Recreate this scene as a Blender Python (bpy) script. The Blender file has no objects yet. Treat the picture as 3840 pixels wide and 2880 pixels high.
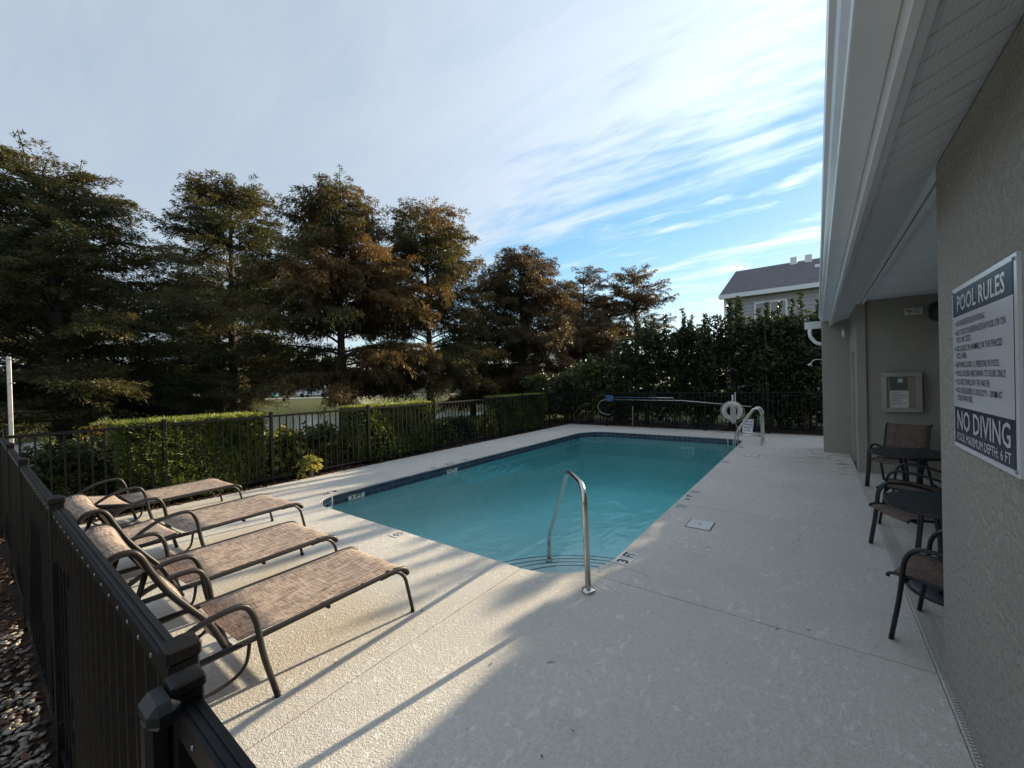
import bpy, math, random
import numpy as np
from mathutils import Vector, Matrix
R = math.radians
SC = bpy.context.scene
COL = SC.collection
rng = np.random.default_rng(7)
random.seed(7)

# ------------------------------------------------------------------ camera
def cam_axes(yaw, pitch, roll):
    c, s = math.cos(yaw), math.sin(yaw)
    F = Vector((-s, c, 0)); Rt = Vector((c, s, 0)); U = Vector((0, 0, 1))
    c, s = math.cos(pitch), math.sin(pitch)
    F, U = c*F + s*U, c*U - s*F
    c, s = math.cos(roll), math.sin(roll)
    Rt, U = c*Rt + s*U, c*U - s*Rt
    return Rt, U, F
CAMP = Vector((0, 0, 1.8))
Rt, U, F = cam_axes(.6433, -.0074, -.02655)
cd = bpy.data.cameras.new('camera'); cam = bpy.data.objects.new('camera', cd); COL.objects.link(cam)
cd.sensor_width = 36; cd.lens = 1526/3840*36; cd.clip_start = .03; cd.clip_end = 3000
cam.matrix_world = Matrix(((Rt.x, U.x, -F.x, CAMP.x), (Rt.y, U.y, -F.y, CAMP.y), (Rt.z, U.z, -F.z, CAMP.z), (0, 0, 0, 1)))
SC.camera = cam

# ------------------------------------------------------------------ sky and sun
SUN_E, SUN_A = 17.0, 9.65                     # elevation; azimuth from +Y towards +X
SKY_STRENGTH = .10
w = bpy.data.worlds.new('World'); SC.world = w; w.use_nodes = True
nt = w.node_tree; N = nt.nodes; Lk = nt.links
for n in list(N): N.remove(n)
def nd(t, tree=None, **k):
    n = (tree or nt).nodes.new(t)
    for a, b in k.items(): setattr(n, a, b)
    return n
def mth(op, a=None, b=None, tree=None, clamp=False):
    t = tree or nt
    n = t.nodes.new('ShaderNodeMath'); n.operation = op; n.use_clamp = clamp
    for i, v in enumerate((a, b)):
        if v is None: continue
        if isinstance(v, (int, float)): n.inputs[i].default_value = v
        else: t.links.new(v, n.inputs[i])
    return n.outputs[0]
out = nd('ShaderNodeOutputWorld'); bg = nd('ShaderNodeBackground')
sky = nd('ShaderNodeTexSky'); sky.sky_type = 'NISHITA'; sky.sun_disc = False
sky.sun_elevation = R(SUN_E); sky.sun_rotation = R(SUN_A); sky.air_density = 1.0; sky.dust_density = .04; sky.ozone_density = 3.0
tc = nd('ShaderNodeTexCoord'); sep = nd('ShaderNodeSeparateXYZ'); Lk.new(tc.outputs['Generated'], sep.inputs[0])
zz = mth('ADD', mth('MAXIMUM', sep.outputs[2], 0.0), .1)
px_ = mth('DIVIDE', sep.outputs[0], zz); py_ = mth('DIVIDE', sep.outputs[1], zz)
comb = nd('ShaderNodeCombineXYZ'); Lk.new(px_, comb.inputs[0]); Lk.new(py_, comb.inputs[1])
def sky_noise(rot, scale, loc, nscale, detail, rough, dist):
    m = nd('ShaderNodeMapping'); m.inputs['Rotation'].default_value = (0, 0, R(rot)); m.inputs['Scale'].default_value = scale; m.inputs['Location'].default_value = loc
    Lk.new(comb.outputs[0], m.inputs[0])
    n = nd('ShaderNodeTexNoise'); n.inputs['Scale'].default_value = nscale; n.inputs['Detail'].default_value = detail
    n.inputs['Roughness'].default_value = rough; n.inputs['Distortion'].default_value = dist
    Lk.new(m.outputs[0], n.inputs['Vector']); return n.outputs['Fac']
def mrange(v, a, b, c=0., d=1., smooth=True):
    n = nd('ShaderNodeMapRange'); n.interpolation_type = 'SMOOTHSTEP' if smooth else 'LINEAR'; n.clamp = True
    Lk.new(v, n.inputs[0])
    for i, x in zip((1, 2, 3, 4), (a, b, c, d)): n.inputs[i].default_value = x
    return n.outputs[0]
# a broad high veil whose ragged edge lies ahead, and thin cirrus streaks
lin = mth('ADD', py_, mth('MULTIPLY', px_, .30))                     # grows towards the clear part of the sky
warp = sky_noise(10, (1, 1.6, 1), (.3, .2, 0), 1.1, 4, .5, .4)
streak = sky_noise(33, (.5, 2.3, 1), (0, 1.7, 0), 1.25, 9, .62, 1.5)
fine = sky_noise(28, (.8, 2.8, 1), (2, .3, 0), 3.0, 8, .66, 1.2)
st = mth('ADD', mth('MULTIPLY', streak, .7), mth('MULTIPLY', fine, .3))
edge = mth('ADD', mth('ADD', lin, mth('MULTIPLY', mth('SUBTRACT', warp, .5), 1.5)), mth('MULTIPLY', mth('SUBTRACT', st, .48), -2.2))
veil = mrange(edge, 2.0, 1.0)
wisp = mrange(st, .48, .66)
puff = mrange(sky_noise(20, (.8, 2.2, 1), (5.2, .4, 0), 1.25, 7, .6, .5), .54, .74)
veil_t = mth('MULTIPLY', veil, mrange(st, .28, .66, .70, .82))
cover = mth('MAXIMUM', veil_t, mth('MAXIMUM', mth('MULTIPLY', wisp, .60), mth('MULTIPLY', puff, .8)))
sd = Vector((math.sin(R(SUN_A))*math.cos(R(SUN_E)), math.cos(R(SUN_A))*math.cos(R(SUN_E)), math.sin(R(SUN_E))))
dp = nd('ShaderNodeVectorMath'); dp.operation = 'DOT_PRODUCT'; dp.inputs[1].default_value = sd; Lk.new(tc.outputs['Generated'], dp.inputs[0])
dd = mth('MAXIMUM', dp.outputs['Value'], 0.0)
glow = mth('ADD', mth('MULTIPLY', mth('POWER', dd, 3.0), .46), mth('ADD', mth('MULTIPLY', mth('POWER', dd, 22.0), .40), .46))
cc = nd('ShaderNodeVectorMath'); cc.operation = 'SCALE'; cc.inputs[0].default_value = (4.30, 4.70, 5.15); Lk.new(glow, cc.inputs['Scale'])
mx = nd('ShaderNodeMix'); mx.data_type = 'RGBA'; Lk.new(cover, mx.inputs[0]); tn = nd('ShaderNodeMix'); tn.data_type = 'RGBA'; tn.blend_type = 'MULTIPLY'; tn.inputs[0].default_value = 1; tn.inputs[7].default_value = (1.0, .93, .88, 1); Lk.new(sky.outputs[0], tn.inputs[6]); 
sh0 = nd('ShaderNodeVectorMath'); sh0.operation = 'MULTIPLY_ADD'; sh0.inputs[1].default_value = (.13, .13, .13); sh0.inputs[2].default_value = (1, 1, 1); Lk.new(tn.outputs[2], sh0.inputs[0])
sh1 = nd('ShaderNodeVectorMath'); sh1.operation = 'DIVIDE'; Lk.new(tn.outputs[2], sh1.inputs[0]); Lk.new(sh0.outputs[0], sh1.inputs[1])
hs = nd('ShaderNodeHueSaturation'); hs.inputs['Saturation'].default_value = 1.35; hs.inputs['Value'].default_value = 1.12; Lk.new(sh1.outputs[0], hs.inputs['Color']); Lk.new(hs.outputs[0], mx.inputs[6]); Lk.new(cc.outputs[0], mx.inputs[7])
Lk.new(mx.outputs[2], bg.inputs[0]); bg.inputs[1].default_value = SKY_STRENGTH; Lk.new(bg.outputs[0], out.inputs[0])
sl = bpy.data.lights.new('sun', 'SUN'); sl.energy = 3.1; sl.angle = R(.53); sl.color = (1, .83, .58)
so = bpy.data.objects.new('sun', sl); COL.objects.link(so); so.rotation_euler = Vector(sd).to_track_quat('Z', 'Y').to_euler()
so.location = (5, 30, 15)
SC.view_settings.view_transform = 'Standard'; SC.view_settings.look = 'None'; SC.view_settings.gamma = 1
SC.view_settings.exposure = 1.64; SC.view_settings.use_curve_mapping = False
SC.render.engine = 'CYCLES'
cy = SC.cycles; cy.use_denoising = True; cy.max_bounces = 8; cy.diffuse_bounces = 4; cy.glossy_bounces = 3; cy.transmission_bounces = 4
cy.transparent_max_bounces = 12; cy.volume_bounces = 0; cy.caustics_reflective = False; cy.caustics_refractive = False; cy.sample_clamp_indirect = 6

# ------------------------------------------------------------------ materials
def new_mat(name):
    m = bpy.data.materials.new(name); m.use_nodes = True
    t = m.node_tree; b = t.nodes['Principled BSDF']
    return m, t, b
def setp(b, col=None, rough=None, metal=None, spec=None):
    if col is not None: b.inputs['Base Color'].default_value = (*col, 1)
    if rough is not None: b.inputs['Roughness'].default_value = rough
    if metal is not None: b.inputs['Metallic'].default_value = metal
    if spec is not None: b.inputs['Specular IOR Level'].default_value = spec
def coord(t, scale=(1, 1, 1), rot=(0, 0, 0), kind='Object'):
    c = t.nodes.new('ShaderNodeTexCoord'); m = t.nodes.new('ShaderNodeMapping')
    m.inputs['Scale'].default_value = scale; m.inputs['Rotation'].default_value = rot
    t.links.new(c.outputs[kind], m.inputs[0]); return m.outputs[0]
def noise(t, vec, scale, detail=4, rough=.55, dist=0.):
    n = t.nodes.new('ShaderNodeTexNoise'); n.inputs['Scale'].default_value = scale; n.inputs['Detail'].default_value = detail
    n.inputs['Roughness'].default_value = rough; n.inputs['Distortion'].default_value = dist
    t.links.new(vec, n.inputs['Vector']); return n.outputs['Fac']
def ramp(t, fac, stops):
    n = t.nodes.new('ShaderNodeValToRGB'); e = n.color_ramp.elements
    while len(e) < len(stops): e.new(.5)
    for el, (p, c) in zip(e, stops): el.position = p; el.color = (*c, 1) if len(c) == 3 else c
    t.links.new(fac, n.inputs[0]); return n.outputs[0]
def bump(t, b, h, strength, dist=.01):
    n = t.nodes.new('ShaderNodeBump'); n.inputs['Strength'].default_value = strength; n.inputs['Distance'].default_value = dist
    t.links.new(h, n.inputs['Height']); t.links.new(n.outputs[0], b.inputs['Normal']); return n
def mixc(t, fac, a, b_, mode='MIX'):
    n = t.nodes.new('ShaderNodeMix'); n.data_type = 'RGBA'; n.blend_type = mode
    for i, v in ((0, fac), (6, a), (7, b_)):
        if isinstance(v, (int, float)): n.inputs[i].default_value = v
        elif isinstance(v, tuple): n.inputs[i].default_value = (*v, 1)
        else: t.links.new(v, n.inputs[i])
    return n.outputs[2]
def simple(name, col, rough=.5, metal=0., spec=.5, var=.12, nscale=6., bumpv=0., bscale=60.):
    m, t, b = new_mat(name); setp(b, col, rough, metal, spec)
    v = coord(t)
    if var:
        f = noise(t, v, nscale, 5)
        lo = tuple(max(0, c*(1-var)) for c in col); hi = tuple(min(1, c*(1+var)) for c in col)
        t.links.new(ramp(t, f, [(.3, lo), (.7, hi)]), b.inputs['Base Color'])
    if bumpv: bump(t, b, noise(t, v, bscale, 3), bumpv, .003)
    return m
M = {}
def deck_mat():
    m, t, b = new_mat('deck_concrete'); v = coord(t)
    big = noise(t, v, .55, 4, .6); mid = noise(t, v, 5.0, 6, .6); sm = noise(t, v, 38, 4, .55, .6)
    tex = noise(t, v, 62, 3, .5, 1.2)
    worn = mth('MULTIPLY', mrange_t(t, noise(t, coord(t, (1, .55, 1)), 22, 6, .62, .5), .53, .60), mrange_t(t, mth('ADD', mth('MULTIPLY', big, .5, t), mth('MULTIPLY', mid, .5, t), t), .44, .56), t)
    base = ramp(t, big, [(.3, (.56, .53, .475)), (.7, (.64, .61, .55))])
    c1 = mixc(t, mth('MULTIPLY', ramp1(t, sm, .35, .68), .38, t), base, (.42, .405, .375))
    c2 = mixc(t, mth('MULTIPLY', worn, .7, t), c1, (.72, .715, .69))
    # spots of dirt and rain staining
    st_ = mrange_t(t, noise(t, coord(t, (.5, 1.3, 1)), 1.3, 6, .65, 1.0), .60, .76)
    c3 = mixc(t, mth('MULTIPLY', st_, .22, t), c2, (.33, .31, .28))
    speck = mrange_t(t, noise(t, v, 9, 2, .4), .745, .765)
    c4 = mixc(t, mth('MULTIPLY', speck, .5, t), c3, (.12, .10, .08))
    sx_ = t.nodes.new('ShaderNodeSeparateXYZ'); t.links.new(v, sx_.inputs[0])
    mk = mth('MULTIPLY', mth('MULTIPLY', mrange_t(t, sx_.outputs[0], -1.0, .1), mrange_t(t, sx_.outputs[0], .75, .45), t), mth('MULTIPLY', mrange_t(t, sx_.outputs[1], 8.9, 10.2), mrange_t(t, sx_.outputs[1], 13.0, 11.9), t), t)
    mil = mth('MULTIPLY', mk, mrange_t(t, noise(t, coord(t, (1.2, 3.0, 1)), 3.0, 6, .65, 1.4), .50, .66), t)
    c4 = mixc(t, mth('MULTIPLY', mil, .8, t), c4, (.055, .05, .05))
    vo = t.nodes.new('ShaderNodeTexVoronoi'); vo.feature = 'DISTANCE_TO_EDGE'; vo.inputs['Scale'].default_value = .42
    wn = t.nodes.new('ShaderNodeTexNoise'); wn.inputs['Scale'].default_value = 2.6; wn.inputs['Detail'].default_value = 6; t.links.new(v, wn.inputs['Vector'])
    av = t.nodes.new('ShaderNodeVectorMath'); av.operation = 'MULTIPLY_ADD'; av.inputs[1].default_value = (.35, .35, .35); t.links.new(wn.outputs['Color'], av.inputs[0]); t.links.new(v, av.inputs[2]); t.links.new(av.outputs[0], vo.inputs['Vector'])
    crk = mth('MULTIPLY', mrange_t(t, vo.outputs['Distance'], .0032, .0012), mrange_t(t, noise(t, v, .7, 2), .50, .58), t)
    c4 = mixc(t, mth('MULTIPLY', crk, .32, t), c4, (.16, .15, .135))
    wet = mrange_t(t, noise(t, coord(t, (1, 1, 1)), .9, 5, .6, .8), .56, .72)
    c4 = mixc(t, mth('MULTIPLY', wet, .16, t), c4, (.36, .335, .29))
    t.links.new(c4, b.inputs['Base Color']); setp(b, rough=.72, spec=.3)
    h = mth('ADD', mth('MULTIPLY', ramp1(t, tex, .42, .60), 1.0, t), mth('MULTIPLY', worn, .8, t), t)
    bump(t, b, h, .62, .004)
    return m
def mrange_t(t, v, a, b_, c=0., d=1.):
    n = t.nodes.new('ShaderNodeMapRange'); n.interpolation_type = 'SMOOTHSTEP'; n.clamp = True
    t.links.new(v, n.inputs[0])
    for i, x in zip((1, 2, 3, 4), (a, b_, c, d)): n.inputs[i].default_value = x
    return n.outputs[0]
def ramp1(t, v, a, b_): return mrange_t(t, v, a, b_)
M['deck'] = deck_mat()
def stucco(name, col, scale=27, strength=1.0):
    m, t, b = new_mat(name); v = coord(t)
    f = noise(t, v, 1.2, 5); f2 = noise(t, v, scale, 5, .6, .4)
    c = ramp(t, f, [(.3, tuple(x*.93 for x in col)), (.7, tuple(x*1.05 for x in col))])
    t.links.new(mixc(t, mth('MULTIPLY', ramp1(t, f2, .3, .7), .18, t), c, tuple(x*.72 for x in col)), b.inputs['Base Color'])
    setp(b, rough=.85, spec=.25); bump(t, b, ramp1(t, f2, .30, .66), strength, .010); return m
M['stucco'] = stucco('beige_stucco', (.40, .375, .335))
M['stucco_fine'] = stucco('beige_stucco_fine', (.36, .335, .295), 55, .35)
M['vinyl'] = simple('white_vinyl', (.83, .84, .86), .42, 0, .4, .04, 2.)
M['gutter'] = simple('white_gutter', (.80, .82, .84), .30, 0, .5, .04, 3.)
M['black'] = simple('black_aluminium', (.0065, .0065, .0075), .48, 0, .22, .35, 30, .15, 220)
M['bronze'] = simple('dark_bronze_frame', (.019, .017, .017), .42, .0, .35, .25, 20, .12, 150)
M['charcoal'] = simple('charcoal_frame', (.017, .018, .022), .45, 0, .4, .2, 20)
M['steel'] = simple('stainless_steel', (.62, .60, .56), .20, 1., .5, .08, 14)
M['screw'] = simple('screw_steel', (.30, .30, .30), .3, .8)
M['white'] = simple('white_plastic', (.66, .66, .64), .45, 0, .4, .08, 20)
M['grey_plastic'] = simple('grey_plastic', (.10, .10, .11), .5)
M['latch'] = simple('black_plastic', (.014, .014, .016), .42, 0, .35, .2, 30)
M['navy'] = simple('navy_print', (.028, .038, .065), .35, 0, .5, .1)
M['black_print'] = simple('black_print', (.02, .02, .022), .4, 0, .4, 0)
M['signwhite'] = simple('sign_white', (.66, .67, .70), .18, 0, .5, .05, 3)
M['tile_white'] = simple('marker_white', (.60, .60, .57), .4, 0, .4, .1, 12)
M['cork'] = simple('cork', (.30, .24, .175), .8, 0, .2, .2, 60)
M['paper'] = simple('paper', (.6, .6, .58), .6, 0, .3, .12, 30)
M['aluminium'] = simple('brushed_aluminium', (.50, .50, .48), .38, .75, .5, .08, 20)
M['galv'] = simple('galvanised_post', (.50, .51, .50), .42, .45, .5, .18, 12)
M['rope'] = simple('white_rope', (.5, .49, .46), .8)
M['buoy'] = simple('buoy_vinyl', (.52, .51, .47), .5, 0, .4, .22, 9, .2, 40)
M['blue'] = simple('pool_net_blue', (.02, .10, .20), .5)
M['grout'] = simple('grout', (.42, .43, .43), .8)
M['joint'] = simple('joint_dark', (.10, .095, .085), .9)
M['bark'] = simple('cypress_bark', (.060, .048, .040), .9, 0, .2, .4, 14, .6, 40)
M['limb'] = simple('twig_bark', (.055, .045, .038), .9, 0, .2, .3, 14)
M['stem'] = simple('shrub_stem', (.11, .085, .06), .9, 0, .2, .3, 14)
def tile_mat():
    m, t, b = new_mat('navy_tile'); g = t.nodes.new('ShaderNodeObjectInfo')
    t.links.new(ramp(t, g.outputs['Random'], [(0, (.020, .032, .060)), (1, (.040, .056, .088))]), b.inputs['Base Color'])
    setp(b, rough=.15, spec=.5); return m
M['tile'] = tile_mat()
def sling(name, dark, light):
    m, t, b = new_mat(name)
    a = noise(t, coord(t, (150, 9, 9)), 1.0, 3, .6); c = noise(t, coord(t, (9, 150, 150)), 1.0, 3, .6)
    f = mth('ADD', mth('MULTIPLY', a, .5, t), mth('MULTIPLY', c, .5, t), t)
    big = noise(t, coord(t, (9, 2.2, 2.2)), 1., 4)
    f = mth('ADD', f, mth('MULTIPLY', mth('SUBTRACT', big, .5, t), .12, t), t)
    col = ramp(t, f, [(.40, dark), (.50, tuple((x+y)/2 for x, y in zip(dark, light))), (.60, light)])
    t.links.new(col, b.inputs['Base Color']); setp(b, rough=.8, spec=.2)
    wv = t.nodes.new('ShaderNodeTexWave'); wv.inputs['Scale'].default_value = 75; t.links.new(coord(t), wv.inputs[0])
    wv2 = t.nodes.new('ShaderNodeTexWave'); wv2.bands_direction = 'Y'; wv2.inputs['Scale'].default_value = 75; t.links.new(coord(t), wv2.inputs[0])
    bump(t, b, mth('ADD', mth('ADD', wv.outputs['Fac'], wv2.outputs['Fac'], t), f, t), .35, .002)
    tr = t.nodes.new('ShaderNodeBsdfTranslucent'); t.links.new(col, tr.inputs[0])
    ms = t.nodes.new('ShaderNodeMixShader'); ms.inputs[0].default_value = .22
    o = t.nodes['Material Output']; t.links.new(b.outputs[0], ms.inputs[1]); t.links.new(tr.outputs[0], ms.inputs[2]); t.links.new(ms.outputs[0], o.inputs[0])
    return m
M['sling'] = sling('brown_sling_fabric', (.20, .14, .112), (.72, .59, .485))
M['sling2'] = sling('taupe_sling_fabric', (.12, .085, .07), (.25, .19, .155))
def leafmat(name, stops, trans=.45, rough=.5, spec=.35):
    m, t, b = new_mat(name)
    a = t.nodes.new('ShaderNodeAttribute'); a.attribute_name = 'tint'
    col = ramp(t, a.outputs['Fac'], stops); t.links.new(col, b.inputs['Base Color']); setp(b, rough=rough, spec=spec)
    tr = t.nodes.new('ShaderNodeBsdfTranslucent'); t.links.new(mixc(t, 1., col, (1.0, .95, .55), 'MULTIPLY'), tr.inputs[0])
    ms = t.nodes.new('ShaderNodeMixShader'); ms.inputs[0].default_value = trans
    o = t.nodes['Material Output']; t.links.new(b.outputs[0], ms.inputs[1]); t.links.new(tr.outputs[0], ms.inputs[2]); t.links.new(ms.outputs[0], o.inputs[0])
    return m
M['cyp_green'] = leafmat('cypress_leaf_green', [(0, (.042, .050, .022)), (.45, (.075, .080, .032)), (.75, (.125, .100, .038)), (1, (.17, .095, .036))])
M['cyp_rust'] = leafmat('cypress_leaf_rust', [(0, (.05, .058, .024)), (.3, (.10, .10, .036)), (.55, (.14, .095, .04)), (1, (.24, .135, .052))])
M['cyp_brown'] = leafmat('cypress_leaf_brown', [(0, (.050, .046, .025)), (.5, (.095, .072, .038)), (1, (.16, .10, .05))])
M['far_leaf'] = leafmat('far_tree_leaf', [(0, (.03, .04, .018)), (.6, (.065, .070, .028)), (1, (.13, .12, .04))])
M['podocarpus'] = leafmat('podocarpus_leaf', [(0, (.022, .042, .012)), (.42, (.085, .125, .030)), (.75, (.19, .24, .055)), (1, (.32, .36, .10))], .42, .4, .4)
M['variegated'] = leafmat('variegated_leaf', [(0, (.035, .055, .015)), (.5, (.085, .11, .028)), (.8, (.22, .23, .05)), (1, (.55, .50, .12))], .3, .4, .4)
M['shrubleaf'] = leafmat('tall_shrub_leaf', [(0, (.018, .032, .014)), (.5, (.036, .056, .022)), (.8, (.070, .095, .032)), (1, (.17, .21, .06))], .3, .42, .45)
M['lowleaf'] = leafmat('low_bush_leaf', [(0, (.018, .030, .012)), (.6, (.04, .06, .02)), (1, (.12, .15, .04))], .3)
M['yellowleaf'] = leafmat('yellowing_leaf', [(0, (.07, .08, .02)), (.6, (.17, .15, .035)), (1, (.30, .21, .06))], .35)
M['grassblade'] = leafmat('grass_blade', [(0, (.05, .07, .02)), (.6, (.10, .13, .035)), (1, (.20, .20, .07))], .3)
def pool_plaster():
    m, t, b = new_mat('pool_plaster'); v = coord(t)
    t.links.new(ramp(t, noise(t, v, 2.5, 6, .6), [(.3, (.60, .78, .77)), (.7, (.72, .86, .85))]), b.inputs['Base Color']); setp(b, rough=.6); return m
M['plaster'] = pool_plaster()
def water_mat(name, density, acol, scale, strength, dist, tint=(1, 1, 1), volume=True):
    m, t, b = new_mat(name); t.nodes.remove(b); o = t.nodes['Material Output']
    v = coord(t, (1, 1, 1))
    h1 = noise(t, v, scale, 3, .5, .8); h2 = noise(t, coord(t, (1, .45, 1), (0, 0, R(25))), scale*.35, 3, .5, 1.2)
    hh = mth('ADD', mth('MULTIPLY', h1, .35, t), h2, t)
    bp = t.nodes.new('ShaderNodeBump'); bp.inputs['Strength'].default_value = strength; bp.inputs['Distance'].default_value = dist; t.links.new(hh, bp.inputs['Height'])
    gl = t.nodes.new('ShaderNodeBsdfGlossy'); gl.inputs['Roughness'].default_value = .03; t.links.new(bp.outputs[0], gl.inputs['Normal'])
    fr = t.nodes.new('ShaderNodeFresnel'); fr.inputs['IOR'].default_value = 1.33; t.links.new(bp.outputs[0], fr.inputs['Normal'])
    tr = t.nodes.new('ShaderNodeBsdfTransparent'); tr.inputs[0].default_value = (*tint, 1)
    ms = t.nodes.new('ShaderNodeMixShader'); t.links.new(fr.outputs[0], ms.inputs[0]); t.links.new(tr.outputs[0], ms.inputs[1]); t.links.new(gl.outputs[0], ms.inputs[2])
    t.links.new(ms.outputs[0], o.inputs['Surface'])
    if volume:
        va = t.nodes.new('ShaderNodeVolumeAbsorption'); va.inputs['Color'].default_value = (*acol, 1); va.inputs['Density'].default_value = density
        t.links.new(va.outputs[0], o.inputs['Volume'])
    return m
M['water'] = water_mat('pool_water', .145, (.0, .88, .94), 5.0, .5, .035, (.91, .985, .985))
def pond_mat():
    m, t, b = new_mat('pond_water'); v = coord(t)
    setp(b, (.020, .026, .020), .06, 0, .5); b.inputs['IOR'].default_value = 1.33
    bump(t, b, mth('ADD', noise(t, coord(t, (1, 1, 1)), 2.2, 4, .6, .6), noise(t, v, 8, 2), t), .30, .06); return m
M['pond'] = pond_mat()
def ground_mat():
    m, t, b = new_mat('ground_grass'); v = coord(t)
    f = noise(t, v, .35, 5, .6); f2 = noise(t, v, 7, 5, .6); f3 = noise(t, v, 1.6, 4)
    g = ramp(t, f2, [(.25, (.045, .060, .018)), (.55, (.085, .105, .030)), (.8, (.14, .14, .05))])
    d = ramp(t, f2, [(.3, (.055, .040, .028)), (.7, (.12, .09, .065))])
    t.links.new(mixc(t, mth('MULTIPLY', ramp1(t, mth('ADD', mth('MULTIPLY', f, .6, t), mth('MULTIPLY', f3, .4, t), t), .48, .60), .6, t), g, d), b.inputs['Base Color'])
    setp(b, rough=.95, spec=.15); bump(t, b, f2, .8, .05); return m
M['ground'] = ground_mat()
def mulch_mat():
    m, t, b = new_mat('mulch_soil'); v = coord(t)
    f = noise(t, v, 26, 6, .7); t.links.new(ramp(t, f, [(.25, (.018, .013, .010)), (.6, (.055, .038, .028)), (.85, (.12, .085, .06))]), b.inputs['Base Color'])
    setp(b, rough=.95, spec=.15); bump(t, b, f, 1., .03); return m
M['mulch'] = mulch_mat()
M['chip'] = leafmat('dead_leaf', [(0, (.045, .022, .014)), (.6, (.11, .055, .035)), (1, (.22, .13, .085))], .1)
def stone_mat():
    m, t, b = new_mat('pebble_stone'); a = t.nodes.new('ShaderNodeAttribute'); a.attribute_name = 'tint'
    t.links.new(ramp(t, a.outputs['Fac'], [(0, (.12, .10, .08)), (.5, (.26, .235, .20)), (1, (.48, .45, .40))]), b.inputs['Base Color']); setp(b, rough=.8, spec=.3)
    bump(t, b, noise(t, coord(t), 120, 3), .3, .003); return m
M['stone'] = stone_mat()
M['road'] = simple('pale_road', (.42, .40, .37), .9)
def shingle():
    m, t, b = new_mat('grey_shingle'); br = t.nodes.new('ShaderNodeTexBrick'); t.links.new(coord(t, (1, 1, 1)), br.inputs[0])
    br.inputs['Color1'].default_value = (.105, .10, .115, 1); br.inputs['Color2'].default_value = (.155, .15, .165, 1); br.inputs['Mortar'].default_value = (.05, .05, .055, 1)
    br.inputs['Scale'].default_value = 1.; br.inputs['Brick Width'].default_value = .33; br.inputs['Row Height'].default_value = .15; br.inputs['Mortar Size'].default_value = .012
    t.links.new(br.outputs[0], b.inputs['Base Color']); setp(b, rough=.9); bump(t, b, br.outputs[1], .5, -.02); return m
M['shingle'] = shingle()
M['siding'] = simple('grey_siding', (.42, .42, .42), .6, 0, .3, .05)
M['winglass'] = simple('window_glass', (.25, .28, .30), .08, 0, .6, .1)
M['asphalt'] = simple('asphalt', (.06, .06, .06), .9)
M['tyre'] = simple('tyre', (.015, .015, .015), .8)
M['car_white'] = simple('car_white', (.62, .63, .64), .25, 0, .6, .03)
M['car_blue'] = simple('car_blue', (.02, .20, .30), .25, 0, .6, .03)
M['car_grey'] = simple('car_grey', (.16, .17, .18), .25, .3, .6, .03)
M['mist'] = leafmat('water_droplets', [(0, (.75, .78, .8)), (1, (.85, .87, .88))], .5)
M['lamp_glass'] = simple('lamp_diffuser', (.62, .62, .58), .4)
M['bldg'] = simple('far_wall', (.40, .37, .33), .8)
M['roofred'] = simple('far_roof', (.16, .13, .12), .8)

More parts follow.
